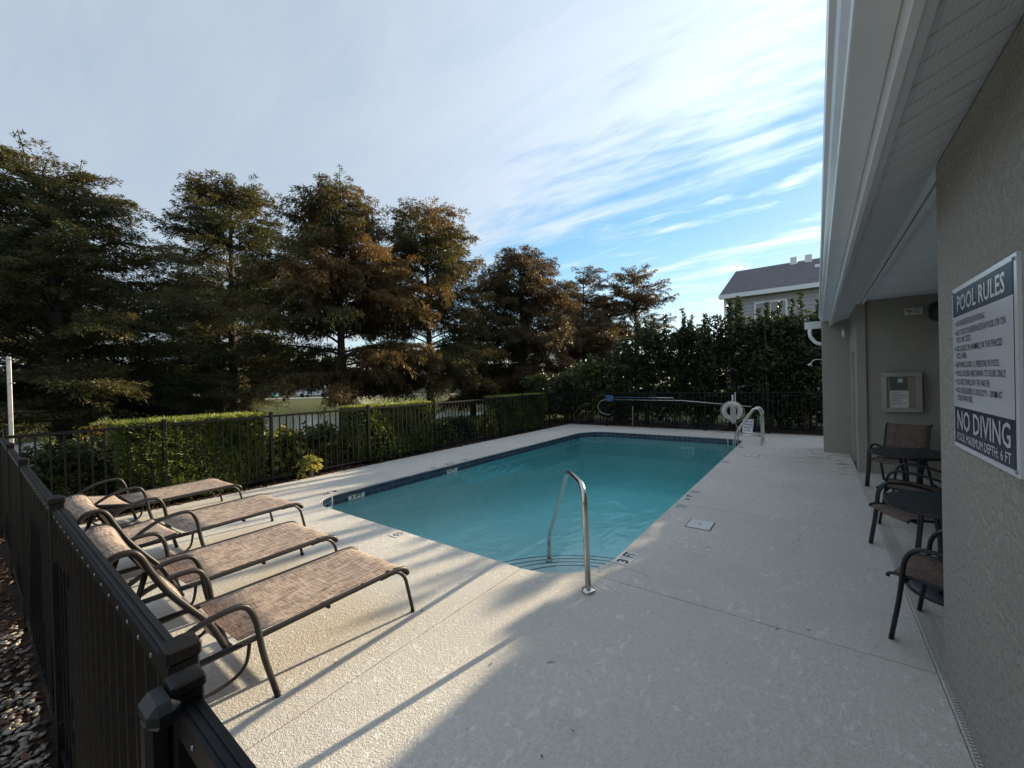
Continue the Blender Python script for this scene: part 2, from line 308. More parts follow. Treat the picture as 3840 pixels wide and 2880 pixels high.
# ------------------------------------------------------------------ mesh helpers
class MB:
    def __init__(s): s.v = []; s.f = []; s.sm = []
    def add(s, vs, fs, smooth=False):
        o = len(s.v); s.v += [tuple(x) for x in vs]; s.f += [tuple(i+o for i in f) for f in fs]; s.sm += [smooth]*len(fs); return s
    def box(s, a, b, bev=0.):
        x0, y0, z0 = [min(p, q) for p, q in zip(a, b)]; x1, y1, z1 = [max(p, q) for p, q in zip(a, b)]
        if not bev:
            return s.add([(x0, y0, z0), (x1, y0, z0), (x1, y1, z0), (x0, y1, z0), (x0, y0, z1), (x1, y0, z1), (x1, y1, z1), (x0, y1, z1)],
                         [(0, 3, 2, 1), (4, 5, 6, 7), (0, 1, 5, 4), (1, 2, 6, 5), (2, 3, 7, 6), (3, 0, 4, 7)])
        c = bev; V = []
        for z, i in ((z0, c), (z0+c, 0), (z1-c, 0), (z1, c)):
            V += [(x0+i+(c if not i else 0), y0+i, z), (x1-i-(c if not i else 0), y0+i, z), (x1-i, y0+i+(c if not i else 0), z), (x1-i, y1-i-(c if not i else 0), z),
                  (x1-i-(c if not i else 0), y1-i, z), (x0+i+(c if not i else 0), y1-i, z), (x0+i, y1-i-(c if not i else 0), z), (x0+i, y0+i+(c if not i else 0), z)]
        Fs = [tuple(range(7, -1, -1)), tuple(range(24, 32))]
        for k in range(3):
            for j in range(8): Fs.append((k*8+j, k*8+(j+1) % 8, k*8+8+(j+1) % 8, k*8+8+j))
        return s.add(V, Fs)
    def tube(s, pts, r, seg=8, ry=None, cap=True, closed=False, up=(0, 0, 1)):
        P = [Vector(p) for p in pts]; n = len(P); V = []; Fs = []
        prev = None
        for i, p in enumerate(P):
            a = P[i-1] if (i > 0 or closed) else P[i]; b = P[(i+1) % n] if (i < n-1 or closed) else P[i]
            d = (b-a).normalized()
            if prev is None:
                u = Vector(up); u = u - d*u.dot(d)
                if u.length < 1e-3: u = Vector((1, 0, 0)) - d*d.x
                u.normalize()
            else:
                u = prev - d*prev.dot(d); u.normalize()
            prev = u; wv = d.cross(u)
            rr = r[i] if isinstance(r, (list, tuple)) else r
            r2 = rr if ry is None else (ry[i] if isinstance(ry, (list, tuple)) else ry)
            for k in range(seg):
                t = 2*math.pi*k/seg; V.append(p + u*(r2*math.sin(t)) + wv*(rr*math.cos(t)))
        m = n if closed else n-1
        for i in range(m):
            for k in range(seg):
                a = i*seg+k; b = i*seg+(k+1) % seg; c = ((i+1) % n)*seg+(k+1) % seg; d = ((i+1) % n)*seg+k
                Fs.append((a, b, c, d))
        s.add(V, Fs, True)
        if cap and not closed:
            o = len(s.v)-len(V)
            s.f.append(tuple(o+k for k in range(seg-1, -1, -1))); s.sm.append(False)
            s.f.append(tuple(o+(n-1)*seg+k for k in range(seg))); s.sm.append(False)
        return s
    def prism(s, poly, z0, z1):
        n = len(poly)
        ar = sum(poly[i][0]*poly[(i+1) % n][1]-poly[(i+1) % n][0]*poly[i][1] for i in range(n))
        if ar < 0: poly = poly[::-1]
        V = [(x, y, z0) for x, y in poly]+[(x, y, z1) for x, y in poly]
        Fs = [tuple(range(n-1, -1, -1)), tuple(range(n, 2*n))]+[(i, (i+1) % n, n+(i+1) % n, n+i) for i in range(n)]
        return s.add(V, Fs)
    def lathe(s, prof, seg=20, origin=(0, 0, 0), smooth=True):
        V = []; Fs = []; ox, oy, oz = origin
        for r, z in prof:
            for k in range(seg):
                t = 2*math.pi*k/seg; V.append((ox+r*math.cos(t), oy+r*math.sin(t), oz+z))
        n = len(prof)
        for i in range(n-1):
            for k in range(seg): Fs.append((i*seg+k, i*seg+(k+1) % seg, (i+1)*seg+(k+1) % seg, (i+1)*seg+k))
        Fs.append(tuple(range(seg-1, -1, -1))); Fs.append(tuple((n-1)*seg+k for k in range(seg)))
        return s.add(V, Fs, smooth)
    def sheet(s, rows, thick=0.):
        n = len(rows); m = len(rows[0]); V = [Vector(p) for r in rows for p in r]
        Fs = [(i*m+j, i*m+j+1, (i+1)*m+j+1, (i+1)*m+j) for i in range(n-1) for j in range(m-1)]
        if thick:
            nn = len(V); nor = []
            for i in range(n):
                for j in range(m):
                    a = V[min(i+1, n-1)*m+j]-V[max(i-1, 0)*m+j]; b = V[i*m+min(j+1, m-1)]-V[i*m+max(j-1, 0)]
                    k = b.cross(a); k.normalize(); nor.append(k)
            V2 = [p-k*thick for p, k in zip(V, nor)]
            V = V+V2; F2 = [tuple(nn+i for i in f[::-1]) for f in Fs]
            ed = [(i*m, (i+1)*m) for i in range(n-1)]+[((i+1)*m+m-1, i*m+m-1) for i in range(n-1)]+[(j+1, j) for j in range(m-1)]+[((n-1)*m+j, (n-1)*m+j+1) for j in range(m-1)]
            Fs = Fs+F2+[(a, b, nn+b, nn+a) for a, b in ed]
        return s.add(V, Fs, True)
    def mesh(s, name, mat, off=(0, 0, 0)):
        me = bpy.data.meshes.new(name)
        o = off
        me.from_pydata([(x-o[0], y-o[1], z-o[2]) for x, y, z in s.v], [], s.f)
        me.polygons.foreach_set('use_smooth', s.sm)
        if mat: me.materials.append(M[mat] if isinstance(mat, str) else mat)
        me.update(); return me
    def build(s, name, mat, parent=None, off=None, local=False):
        if off is None: off = (0, 0, 0) if (parent is None or local) else wloc(parent)
        return link(name, s.mesh(name, mat, off), parent)
def wloc(o):
    p = Vector((0, 0, 0))
    while o is not None: p = p + o.location; o = o.parent
    return p
def link(name, data, parent=None, loc=None):
    o = bpy.data.objects.new(name, data); COL.objects.link(o)
    if parent is not None: o.parent = parent
    if loc is not None: o.location = loc
    return o
def tag(o, label=None, cat=None, group=None, kind=None):
    if label: o['label'] = label
    if cat: o['category'] = cat
    if group: o['group'] = group
    if kind: o['kind'] = kind
    return o
def thing(name, loc, label, cat, group=None, rz=0.):
    o = bpy.data.objects.new(name, None); COL.objects.link(o); o.location = loc; o.rotation_euler = (0, 0, rz); o.empty_display_size = .1
    return tag(o, label, cat, group)
def struct(name, loc=(0, 0, 0)):
    o = bpy.data.objects.new(name, None); COL.objects.link(o); o.location = loc; o['kind'] = 'structure'; return o
def copy_tree(o, parent=None):
    c = o.copy(); COL.objects.link(c)
    if parent is not None: c.parent = parent
    for ch in list(o.children): copy_tree(ch, c)
    return c
def smooth_path(pts, n=6):
    P = [Vector(p) for p in pts]; out = []
    for i in range(len(P)-1):
        p0 = P[max(i-1, 0)]; p1 = P[i]; p2 = P[i+1]; p3 = P[min(i+2, len(P)-1)]
        for k in range(n):
            t = k/n
            out.append(.5*((2*p1)+(p2-p0)*t+(2*p0-5*p1+4*p2-p3)*t*t+(3*p1-p0-3*p2+p3)*t**3))
    out.append(P[-1]); return out
def fillet(pts, r, n=5):
    P = [Vector(p) for p in pts]; out = [P[0]]
    for i in range(1, len(P)-1):
        a = (P[i-1]-P[i]); b = (P[i+1]-P[i]); rr = min(r, a.length*.49, b.length*.49)
        A = P[i]+a.normalized()*rr; B = P[i]+b.normalized()*rr
        for k in range(n+1):
            t = k/n; out.append((1-t)**2*A+2*t*(1-t)*P[i]+t*t*B)
    out.append(P[-1]); return out
FONT = None
def text_obj(body, size, o, u, v, mat, parent, name='lettering', width=None, bold=.0, align='LEFT', proud=.0015):
    c = bpy.data.curves.new('t', 'FONT'); c.body = body; c.size = size; c.align_x = align; c.offset = bold*size; c.resolution_u = 2; c.space_line = .9
    tmp = bpy.data.objects.new('t', c); me = bpy.data.meshes.new_from_object(tmp)
    bpy.data.objects.remove(tmp); bpy.data.curves.remove(c)
    n = len(me.vertices); co = np.zeros(n*3, 'f'); me.vertices.foreach_get('co', co); co = co.reshape(-1, 3)
    if width and n:
        wd = co[:, 0].max()-co[:, 0].min()
        co[:, 0] *= width/wd
    u = np.array(u, 'f'); v = np.array(v, 'f'); nr = np.cross(u, v)
    off = np.array(wloc(parent), 'f')
    w_ = np.array(o, 'f')+co[:, :1]*u+co[:, 1:2]*v+nr*proud-off
    me.vertices.foreach_set('co', w_.ravel()); me.materials.clear(); me.materials.append(M[mat]); me.update()
    return link(name, me, parent)

# ---- numpy leaf clouds
def unit(a): return a/np.maximum(np.linalg.norm(a, axis=-1, keepdims=True), 1e-9)
def tri_mesh(name, C, D, L, Wd, tint, mat, off=(0, 0, 0)):
    n = len(C); C = np.asarray(C, 'f')-np.array(off, 'f'); D = unit(D)
    S = unit(np.cross(D, rng.normal(size=(n, 3))))
    L = np.broadcast_to(L, (n,))[:, None]; Wd = np.broadcast_to(Wd, (n,))[:, None]
    V = np.stack([C+S*Wd*.5, C+D*L, C-S*Wd*.5+D*L*.12], 1).reshape(-1, 3).astype('f')
    me = bpy.data.meshes.new(name); me.vertices.add(3*n); me.vertices.foreach_set('co', V.ravel())
    me.loops.add(3*n); me.loops.foreach_set('vertex_index', np.arange(3*n, dtype='i'))
    me.polygons.add(n); me.polygons.foreach_set('loop_start', np.arange(0, 3*n, 3, dtype='i'))
    a = me.attributes.new('tint', 'FLOAT', 'FACE'); a.data.foreach_set('value', np.clip(np.broadcast_to(tint, (n,)), 0, 1).astype('f'))
    me.materials.append(M[mat]); me.update(calc_edges=True); return me
def leaf_mesh(name, C, D, L, Wd, tint, mat, fold=.12, shape=.45, off=(0, 0, 0)):
    n = len(C); C = np.asarray(C, 'f')-np.array(off, 'f'); D = unit(D)
    rnd = unit(rng.normal(size=(n, 3))); S = unit(np.cross(D, rnd)); Nn = np.cross(S, D)
    L = np.broadcast_to(L, (n,))[:, None]; Wd = np.broadcast_to(Wd, (n,))[:, None]
    mid = C+D*L*shape+Nn*(L*fold)
    V = np.stack([C, mid+S*Wd*.5, C+D*L, mid-S*Wd*.5], 1).reshape(-1, 3).astype('f')
    me = bpy.data.meshes.new(name); me.vertices.add(4*n); me.vertices.foreach_set('co', V.ravel())
    me.loops.add(4*n); me.loops.foreach_set('vertex_index', np.arange(4*n, dtype='i'))
    me.polygons.add(n); me.polygons.foreach_set('loop_start', np.arange(0, 4*n, 4, dtype='i'))
    a = me.attributes.new('tint', 'FLOAT', 'FACE'); a.data.foreach_set('value', np.clip(np.broadcast_to(tint, (n,)), 0, 1).astype('f'))
    me.materials.append(M[mat]); me.update(calc_edges=True); return me

# ================================================================== TERRAIN
POOL = (-6.45, -1.645, 3.14, 12.95)
FVEC = np.array([-.6, .8]); RVEC = np.array([.8, .6])
def far_shore(k): return np.interp(k, [-3, -1.25, -1.12, -.95, -.75, -.55, -.25, -.1], [18, 21, 24, 31, 36, 38, 39, 40])
def ground_z(X, Y):
    d = -.6*X+.8*Y; l = .8*X+.6*Y; k = np.where(d > 1, l/np.maximum(d, 1), -3)
    fs = far_shore(k)
    near = -18.6+1.2*np.sin(Y*.35)                           # near shore
    out_d = np.maximum(np.maximum(X-near, (d-fs)*.9), Y-27)   # >0 on land, <0 in pond
    out_d = np.where(X > -14, np.maximum(out_d, 2.0), out_d)
    z = np.where(out_d > 0, -.85+.95*(1-np.exp(-out_d*.42)), -.85+out_d*.25)
    z = np.maximum(z, -2.2)
    z = np.where(X > -9.6, -.035, np.where(X > -11.5, z+( -.035-z)*np.clip((X+11.5)/1.9, 0, 1), z))
    for cx, cy, h in ((-21.7, 7.4, .95), (-17.6, 17.2, .3)):
        z = np.maximum(z, -.9+h*1.0*np.exp(-((X-cx)**2+(Y-cy)**2)/5.0)+(-.1))
    z = z+ np.where(d > 60, .0, 0)
    return z
def terrain():
    ex = [-.35]
    xs = np.unique(np.concatenate([np.array([-420, -300, -220, -160]), np.arange(-130, -50, 4.), np.arange(-50, -8, .7), np.array([-8.04, 3.2]), np.arange(4, 40, 4.), np.array([60, 110, 200, 300.])]))
    ys = np.unique(np.concatenate([np.array([-300, -180, -90, -50]), np.arange(-30, 0, 2.), np.array([0.238]), np.arange(1., 14, .7), np.array([14.62]), np.arange(15.2, 34, .7), np.arange(34, 80, 3.), np.array([90, 110, 140, 200, 300, 420.])]))
    X, Y = np.meshgrid(xs, ys, indexing='ij'); Z = ground_z(X, Y)
    nx, ny = X.shape; V = np.stack([X, Y, Z], -1).reshape(-1, 3)
    Fs = []
    for i in range(nx-1):
        for j in range(ny-1):
            cx = (xs[i]+xs[i+1])/2; cyy = (ys[j]+ys[j+1])/2
            if -8.04 < cx < 3.2 and .238 < cyy < 14.62: continue
            Fs.append((i*ny+j, (i+1)*ny+j, (i+1)*ny+j+1, i*ny+j+1))
    me = bpy.data.meshes.new('ground'); me.from_pydata(V.tolist(), [], Fs); me.polygons.foreach_set('use_smooth', [True]*len(Fs))
    me.materials.append(M['ground']); tag(link('ground', me), kind='structure')
terrain()
me = MB().add([(-90, -40, -.86), (-13, -40, -.86), (-13, 45, -.86), (-90, 45, -.86)], [(0, 1, 2, 3)]).build('pond_water', 'pond'); tag(me, kind='structure')
# mulch bed outside the near fence and along the left fence
tag(MB().add([(-8.9, -3, -.028), (-1.0, -3, -.028), (-1.0, .237, -.028), (-8.9, .237, -.028)], [(0, 1, 2, 3)]).build('mulch_bed', 'mulch'), kind='structure')
tag(MB().add([(-9.6, .145, -.02), (-8.05, .145, -.012), (-8.05, 14.6, -.012), (-9.6, 14.6, -.02)], [(0, 1, 2, 3)]).build('planting_bed', 'mulch'), kind='structure')
tag(MB().add([(-9.6, 14.63, -.02), (3.0, 14.63, -.02), (3.0, 17.5, -.02), (-9.6, 17.5, -.02)], [(0, 1, 2, 3)]).build('planting_bed', 'mulch'), kind='structure')
# far road beyond the pond
def wpt(d, l): return (-.6*d+.8*l, .8*d+.6*l)
def band(name, d0, d1, z, mat, l0=-160, l1=60, h=0):
    a, b, c, e = wpt(d0, l0), wpt(d0, l1), wpt(d1, l1), wpt(d1, l0)
    m = MB()
    if h: m.prism([a, b, c, e], z-h, z)
    else: m.add([(a[0], a[1], z), (b[0], b[1], z), (c[0], c[1], z), (e[0], e[1], z)], [(0, 1, 2, 3)])
    return tag(m.build(name, mat), kind='structure')
band('pavement', 55.0, 57.5, .22, 'road', h=.15)
band('road', 60, 67, .115, 'asphalt')

# ================================================================== POOL DECK
deck = struct('pool_deck')
X0, X1, Y0, Y1 = POOL
def arc(cx, cy, r, a0, a1, n=9): return [(cx+r*math.cos(R(a0+(a1-a0)*i/n)), cy+r*math.sin(R(a0+(a1-a0)*i/n))) for i in range(n+1)]
RA, RB, RC, RD = .55, .70, .85, .45           # corner radii: near left, near right, far left, far right
nl = arc(X0+RA, Y0+RA, RA, 180, 270); nr_ = arc(X1-RB, Y0+RB, RB, 270, 360); fr_ = arc(X1-RD, Y1-RD, RD, 0, 90); fl = arc(X0+RC, Y1-RC, RC, 90, 180)
OUTLINE = nl+nr_+[(X1, q) for q in (4.5, 7.2, 10)]+fr_+fl+[(X0, q) for q in (10, 7.2, 4.5)]                          # counter clockwise
DL, DN, DF = -8.04, .238, 14.62
JX, JL, JR = -2.30, 3.70, 3.40
G = .004
DR = .54                                         # edge at the drain
slabs = []
slabs.append([(DL, DN), (JX-G, DN), (JX-G, Y0)]+[p for p in nl[::-1] if p[0] < JX]+[(X0, JL-G), (DL, JL-G)])
slabs.append([(JX+G, -2.5), (DR, -2.5), (DR, JR-G), (X1-RB+RB*math.sqrt(max(0, 1-((JR-G-(Y0+RB))/RB)**2)), JR-G)]+[p for p in nr_[::-1] if p[1] < JR-G and p[0] > JX]+[(JX+G, Y0)])
slabs.append([(DR, JR+G), (DR, 5.98), (X1, 5.98)]+[p for p in nr_[::-1] if p[1] > JR+G]+[(X1-RB+RB*math.sqrt(1-((JR+G-(Y0+RB))/RB)**2), JR+G)])
slabs.append([(DR, 5.988), (DR, 9.2), (X1, 9.2), (X1, 5.988)])
slabs.append([(DR, 9.208), (DR, DF), (X1+.3, DF), (X1+.3, 12.9), (X1, 12.5), (X1, 9.208)])
k = [p for p in fr_]
slabs.append([(X1-.002+.294, 12.9), (X1+.294, DF), (-4.0, DF), (-4.0, Y1)]+k[::-1][0:]+[(X1-.002, 12.5)])
slabs.append([(-4.008, DF), (DL, DF), (DL, 11.0), (X0, 11.0)]+fl[::-1]+[(-4.008, Y1)])
for a, b in ((JL+G, 5.88), (5.888, 8.5), (8.508, 10.992)):
    slabs.append([(DL, a), (X0, a), (X0, b), (DL, b)])
def dedup(p):
    o = []
    for q in p:
        if not o or math.hypot(q[0]-o[-1][0], q[1]-o[-1][1]) > 1e-4: o.append(q)
    return o
for s in slabs: MB().prism(dedup(s), -.11, 0).build('deck_slab', 'deck', deck)
MB().prism([(.668, 3.43), (2.7, 3.43), (2.7, 9.6), (.668, 9.6)], -.11, -.004).build('deck_slab', 'deck', deck)
# dark filler in the joints
for a, b in (((JX-.02, DN, -.1), (JX+.02, Y0, -.012)), ((-1.79, JR-.02, -.1), (DR, JR+.02, -.012)), ((X1, 5.96, -.1), (DR, 6.01, -.012)), ((X1, 9.18, -.1), (DR, 9.23, -.012)), ((DL, JL-.02, -.1), (X0, JL+.02, -.012)),
             ((DL, 5.86, -.1), (X0, 5.91, -.012)), ((DL, 8.48, -.1), (X0, 8.53, -.012)), ((DL, 10.98, -.1), (X0, 11.01, -.012)), ((-4.03, Y1, -.1), (-3.98, DF, -.012))):
    MB().box(a, b).build('joint_filler', 'joint', deck)
# deck fittings: skimmer lids and depth markers
def lid(x, y, sx=.26, sy=.30):
    o = MB().box((x, y, .0015), (x+sx, y+sy, .007), .004).build('skimmer_lid', 'tile_white', deck)
    MB().box((x-.012, y-.012, .0005), (x+sx+.012, y+sy+.012, .002)).build('lid_frame', 'joint', o)
    MB().lathe([(.014, 0), (.014, .001)], 12, (x+sx/2, y+sy/2, .0075)).build('finger_hole', 'black_print', o)
lid(-1.29, 5.12); lid(-1.32, 10.24)
def marker(o, u, v, items, s=.15):
    u = np.array(u); v = np.array(v); o = np.array(o)
    for k, ch in enumerate(items):
        c = o+u*(s*1.03*k)
        P = [c, c+u*s, c+u*s+v*s, c+v*s]
        q = MB().prism([(float(p[0]), float(p[1])) for p in P], .0012, .0045).build('marker_tile', 'tile_white', deck)
        if ch in ('ND', 'NDR'):
            cc_ = c+u*s*.5+v*s*.57; r = s*.34
            pts = [(cc_[0]+r*math.cos(a)*1., cc_[1]+r*math.sin(a), .0055) for a in np.linspace(0, 2*math.pi, 21)[:-1]]
            m_ = MB().tube(pts, .006, 4, .0012, closed=True)
            for a in (math.pi/4, 3*math.pi/4):
                dx, dy = r*math.cos(a), r*math.sin(a); m_.tube([(cc_[0]-dx, cc_[1]-dy, .0055), (cc_[0]+dx, cc_[1]+dy, .0055)], .005, 4, .0012)
            m_.build('no_diving_symbol', 'black_print', q)
            text_obj('NO DIVING', s*.17, (*(c+u*s*.1+v*s*.05), .0046), (*u, 0), (*v, 0), 'black_print', q, width=s*.8, bold=.02)
        else:
            text_obj(ch, s*1.02, (*(c+u*s*.14+v*s*.14), .0046), (*u, 0), (*v, 0), 'black_print', q, width=s*.72 if len(ch) > 1 else s*.5, bold=.035)
marker((X1+.012, 4.06), (0, -1), (1, 0), [], .15)
marker((X1+.165, 3.745), (0, 1), (-1, 0), ['3', 'FT'])
marker((X1+.175, 5.80), (0, 1), (-1, 0), ['ND'])
marker((X1+.175, 6.21), (0, 1), (-1, 0), ['4', 'FT'])
marker((X1+.175, 6.66), (0, 1), (-1, 0), ['ND'])
marker((X1+.175, 11.35), (0, 1), (-1, 0), ['5', 'FT'])
marker((X1+.175, 9.3), (0, 1), (-1, 0), ['ND'])
marker((-3.97, 2.955), (-1, 0), (0, 1), ['ND'])      # read from the water side
marker((-6.66, 3.76), (0, -1), (1, 0), ['3', 'FT'])
marker((-6.64, 6.52), (0, -1), (1, 0), ['4', 'FT'])
marker((-6.64, 6.95), (0, -1), (1, 0), ['ND']); marker((-6.64, 5.95), (0, -1), (1, 0), ['ND'])

# ================================================================== POOL
pool = thing('swimming_pool', (-4.05, 8.0, 0), 'rectangular turquoise swimming pool with rounded corners and navy tile band', 'pool')
def offset_outline(d):
    cx, cy_ = (X0+X1)/2, (Y0+Y1)/2
    n = len(OUTLINE); o = []
    for i in range(n):
        a = Vector(OUTLINE[i-1]); b = Vector(OUTLINE[(i+1) % n]); t = (b-a).normalized(); o.append((OUTLINE[i][0]-t.y*d, OUTLINE[i][1]+t.x*d))
    return o
def floor_z(y): return -1.0-.65*max(0, min(1, (y-4.5)/5.5))
mb = MB(); n = len(OUTLINE)
rings = [[(x, y, -.112) for x, y in OUTLINE]]
for d_o, up_ in ((.02, .50), (.07, .28), (.18, .12), (.34, .03), (.5, -.002)): rings.append([(x, y, floor_z(y)+up_) for x, y in offset_outline(d_o)])
mb.add([q for rg_ in rings for q in rg_], [(k_*n+i, (k_+1)*n+i, (k_+1)*n+(i+1) % n, k_*n+(i+1) % n) for k_ in range(len(rings)-1) for i in range(n)], True)
ys = [Y0, 4.5, 7.2, 10, Y1]
mb.add([(x, y, floor_z(y)) for y in ys for x in (X0, X1)], [(2*i, 2*i+1, 2*i+3, 2*i+2) for i in range(4)])
mb.build('basin', 'plaster', pool)
cxs, cys = X1, Y0
for r_, z_ in ((1.05, -.28), (1.34, -.37), (1.63, -.46), (1.93, -.55)):
    pa = [(cxs+.05, cys-.05), (cxs+.05, cys+r_)]+arc(cxs, cys, r_, 90, 180, 18)+[(cxs-r_, cys-.05)]
    st_o = MB().prism(pa, z_-.30, z_).build('step', 'plaster', pool)
    MB().tube([(x, y, z_+.001) for x, y in arc(cxs, cys, r_-.010, 92, 178, 20)], .010, 5, .004).build('step_edge', 'navy', st_o)
# waterline tiles: two rows, each tile a part; the far, left and near-left runs are seen
def along(poly):
    P = [Vector(p) for p in poly]; d = [0]
    for a, b in zip(P, P[1:]): d.append(d[-1]+(b-a).length)
    return P, d
def at(P, d, s):
    for i in range(len(d)-1):
        if s <= d[i+1] or i == len(d)-2:
            t = (s-d[i])/(d[i+1]-d[i]); return P[i].lerp(P[i+1], t), (P[i+1]-P[i]).normalized()
seen = fr_[3:]+fl+[(X0, Y0+RA)]+nl[1:8]
P_, d_ = along(seen)
TS = .1524
tile_me = {}
for row, (zt, zb) in enumerate(((-.022, -.096), (-.100, -.174))):
    me_ = MB().box((-.0735, 0, zb), (.0735, .009, zt), .0025).mesh('tile', 'tile')
    nt_ = int(d_[-1]/TS)
    for i in range(nt_):
        p, t = at(P_, d_, (i+.5)*TS)
        o = link('tile', me_, pool); nrm = Vector((-t.y, t.x))
        o.location = (p.x+nrm.x*.001-pool.location.x, p.y+nrm.y*.001-pool.location.y, 0)
        o.rotation_euler = (0, 0, math.atan2(t.y, t.x))
gb = [(p[0], p[1]) for p in seen]; gm = MB(); ng = len(gb)
gin = []
for i in range(ng):
    a = Vector(gb[max(i-1, 0)]); b = Vector(gb[min(i+1, ng-1)]); t = (b-a).normalized(); gin.append((gb[i][0]-t.y*.004, gb[i][1]+t.x*.004))
gm.add([(x, y, -.012) for x, y in gin]+[(x, y, -.19) for x, y in gin], [(i, i+1, ng+i+1, ng+i) for i in range(ng-1)], True)
gm.build('grout', 'grout', pool)
rest = nl[7:]+nr_+fr_[:4]; rm = MB(); P2, d2 = along(rest); nn_ = int(d2[-1]/TS)
for row, (zt, zb) in enumerate(((-.022, -.096), (-.100, -.174))):
    for i in range(nn_):
        p, t = at(P2, d2, (i+.5)*TS); nrm = Vector((-t.y, t.x)); a = p-t*.0735; b = p+t*.0735; c = b+nrm*.01; e = a+nrm*.01
        rm.prism([(q.x, q.y) for q in (a, b, c, e)], zb, zt)
tag(rm.build('tile_band', 'tile', pool), kind='stuff')
WZ = -.168
wo = offset_outline(.013)
wm = MB(); nW = len(wo)
wm.add([(x, y, WZ) for x, y in wo]+[(x, y, -2.2) for x, y in wo], [tuple(range(nW)), tuple(range(2*nW-1, nW-1, -1))]+[(nW+i, nW+(i+1) % nW, (i+1) % nW, i) for i in range(nW)])
tag(wm.build('pool_water', 'water'), kind='structure')
# depth letters on the waterline (3 FT and 4 FT)
o3 = MB().box((0, 0, 0), (.30, .012, .074)).v
def wall_marker(p0, u, txt):
    u = Vector(u); nrm = Vector((-u.y, u.x, 0))*(1)
    a = Vector(p0); pts = [a, a+u*.31, a+u*.31+Vector((0, 0, .074)), a+Vector((0, 0, .074))]
    m_ = MB().add([tuple(q) for q in pts]+[tuple(q-nrm*.01) for q in pts], [(0, 1, 2, 3), (0, 4, 5, 1), (1, 5, 6, 2), (2, 6, 7, 3), (3, 7, 4, 0)])
    q = m_.build('marker_tile', 'tile_white', pool)
    text_obj(txt, .075, tuple(a+u*.04+Vector((0, 0, .012))), tuple(u), (0, 0, 1), 'black_print', q, width=.22, bold=.03)
wall_marker((X0+.018, 6.15, -.165), (0, 1, 0), '4 FT')
wall_marker((X0+.018, 3.84, -.165), (0, 1, 0), '3 FT')

# handrail into the steps
hr = thing('pool_handrail', (-1.58, 3.11, 0), 'bent stainless steel handrail rising from the deck into the pool steps', 'handrail')
path = fillet([(-1.58, 3.11, .0), (-1.60, 3.115, .80), (-1.66, 3.19, .885), (-1.93, 3.47, .90), (-2.03, 3.58, .85), (-2.70, 4.28, -.15), (-2.71, 4.29, -.455)], .09, 6)
MB().tube(path, .0245, 14).build('rail', 'steel', hr)
MB().lathe([(.058, 0), (.060, .012), (.05, .022), (.028, .026)], 24, (-1.58, 3.11, .001)).build('flange', 'steel', hr)
MB().lathe([(.04, 0), (.04, .02), (.026, .03)], 16, (-2.71, 4.29, -.458)).build('flange', 'steel', hr)
# ladder at the far right corner
ld = thing('pool_ladder', (-1.4, 12.28, 0), 'stainless steel ladder rails at the far corner of the pool', 'ladder')
for y in (12.04, 12.50):
    p = fillet([(-1.15, y, 0), (-1.15, y, .80), (-1.20, y, .93), (-1.32, y, .93), (-1.74, y, .30), (-1.75, y, -1.1)], .17, 7)
    r_ = MB().tube(p, .022, 12).build('rail', 'steel', ld)
    MB().lathe([(.06, 0), (.06, .012), (.03, .02)], 18, (-1.15, y, .001)).build('flange', 'steel', r_)
    MB().tube([(-1.74, y, .235), (-1.15, y, .235)], .019, 10).build('cross_bar', 'steel', ld)
for z in (-.35, -.62, -.9): MB().box((-1.80, 12.05, z-.012), (-1.70, 12.49, z+.012), .005).build('tread', 'steel', ld)

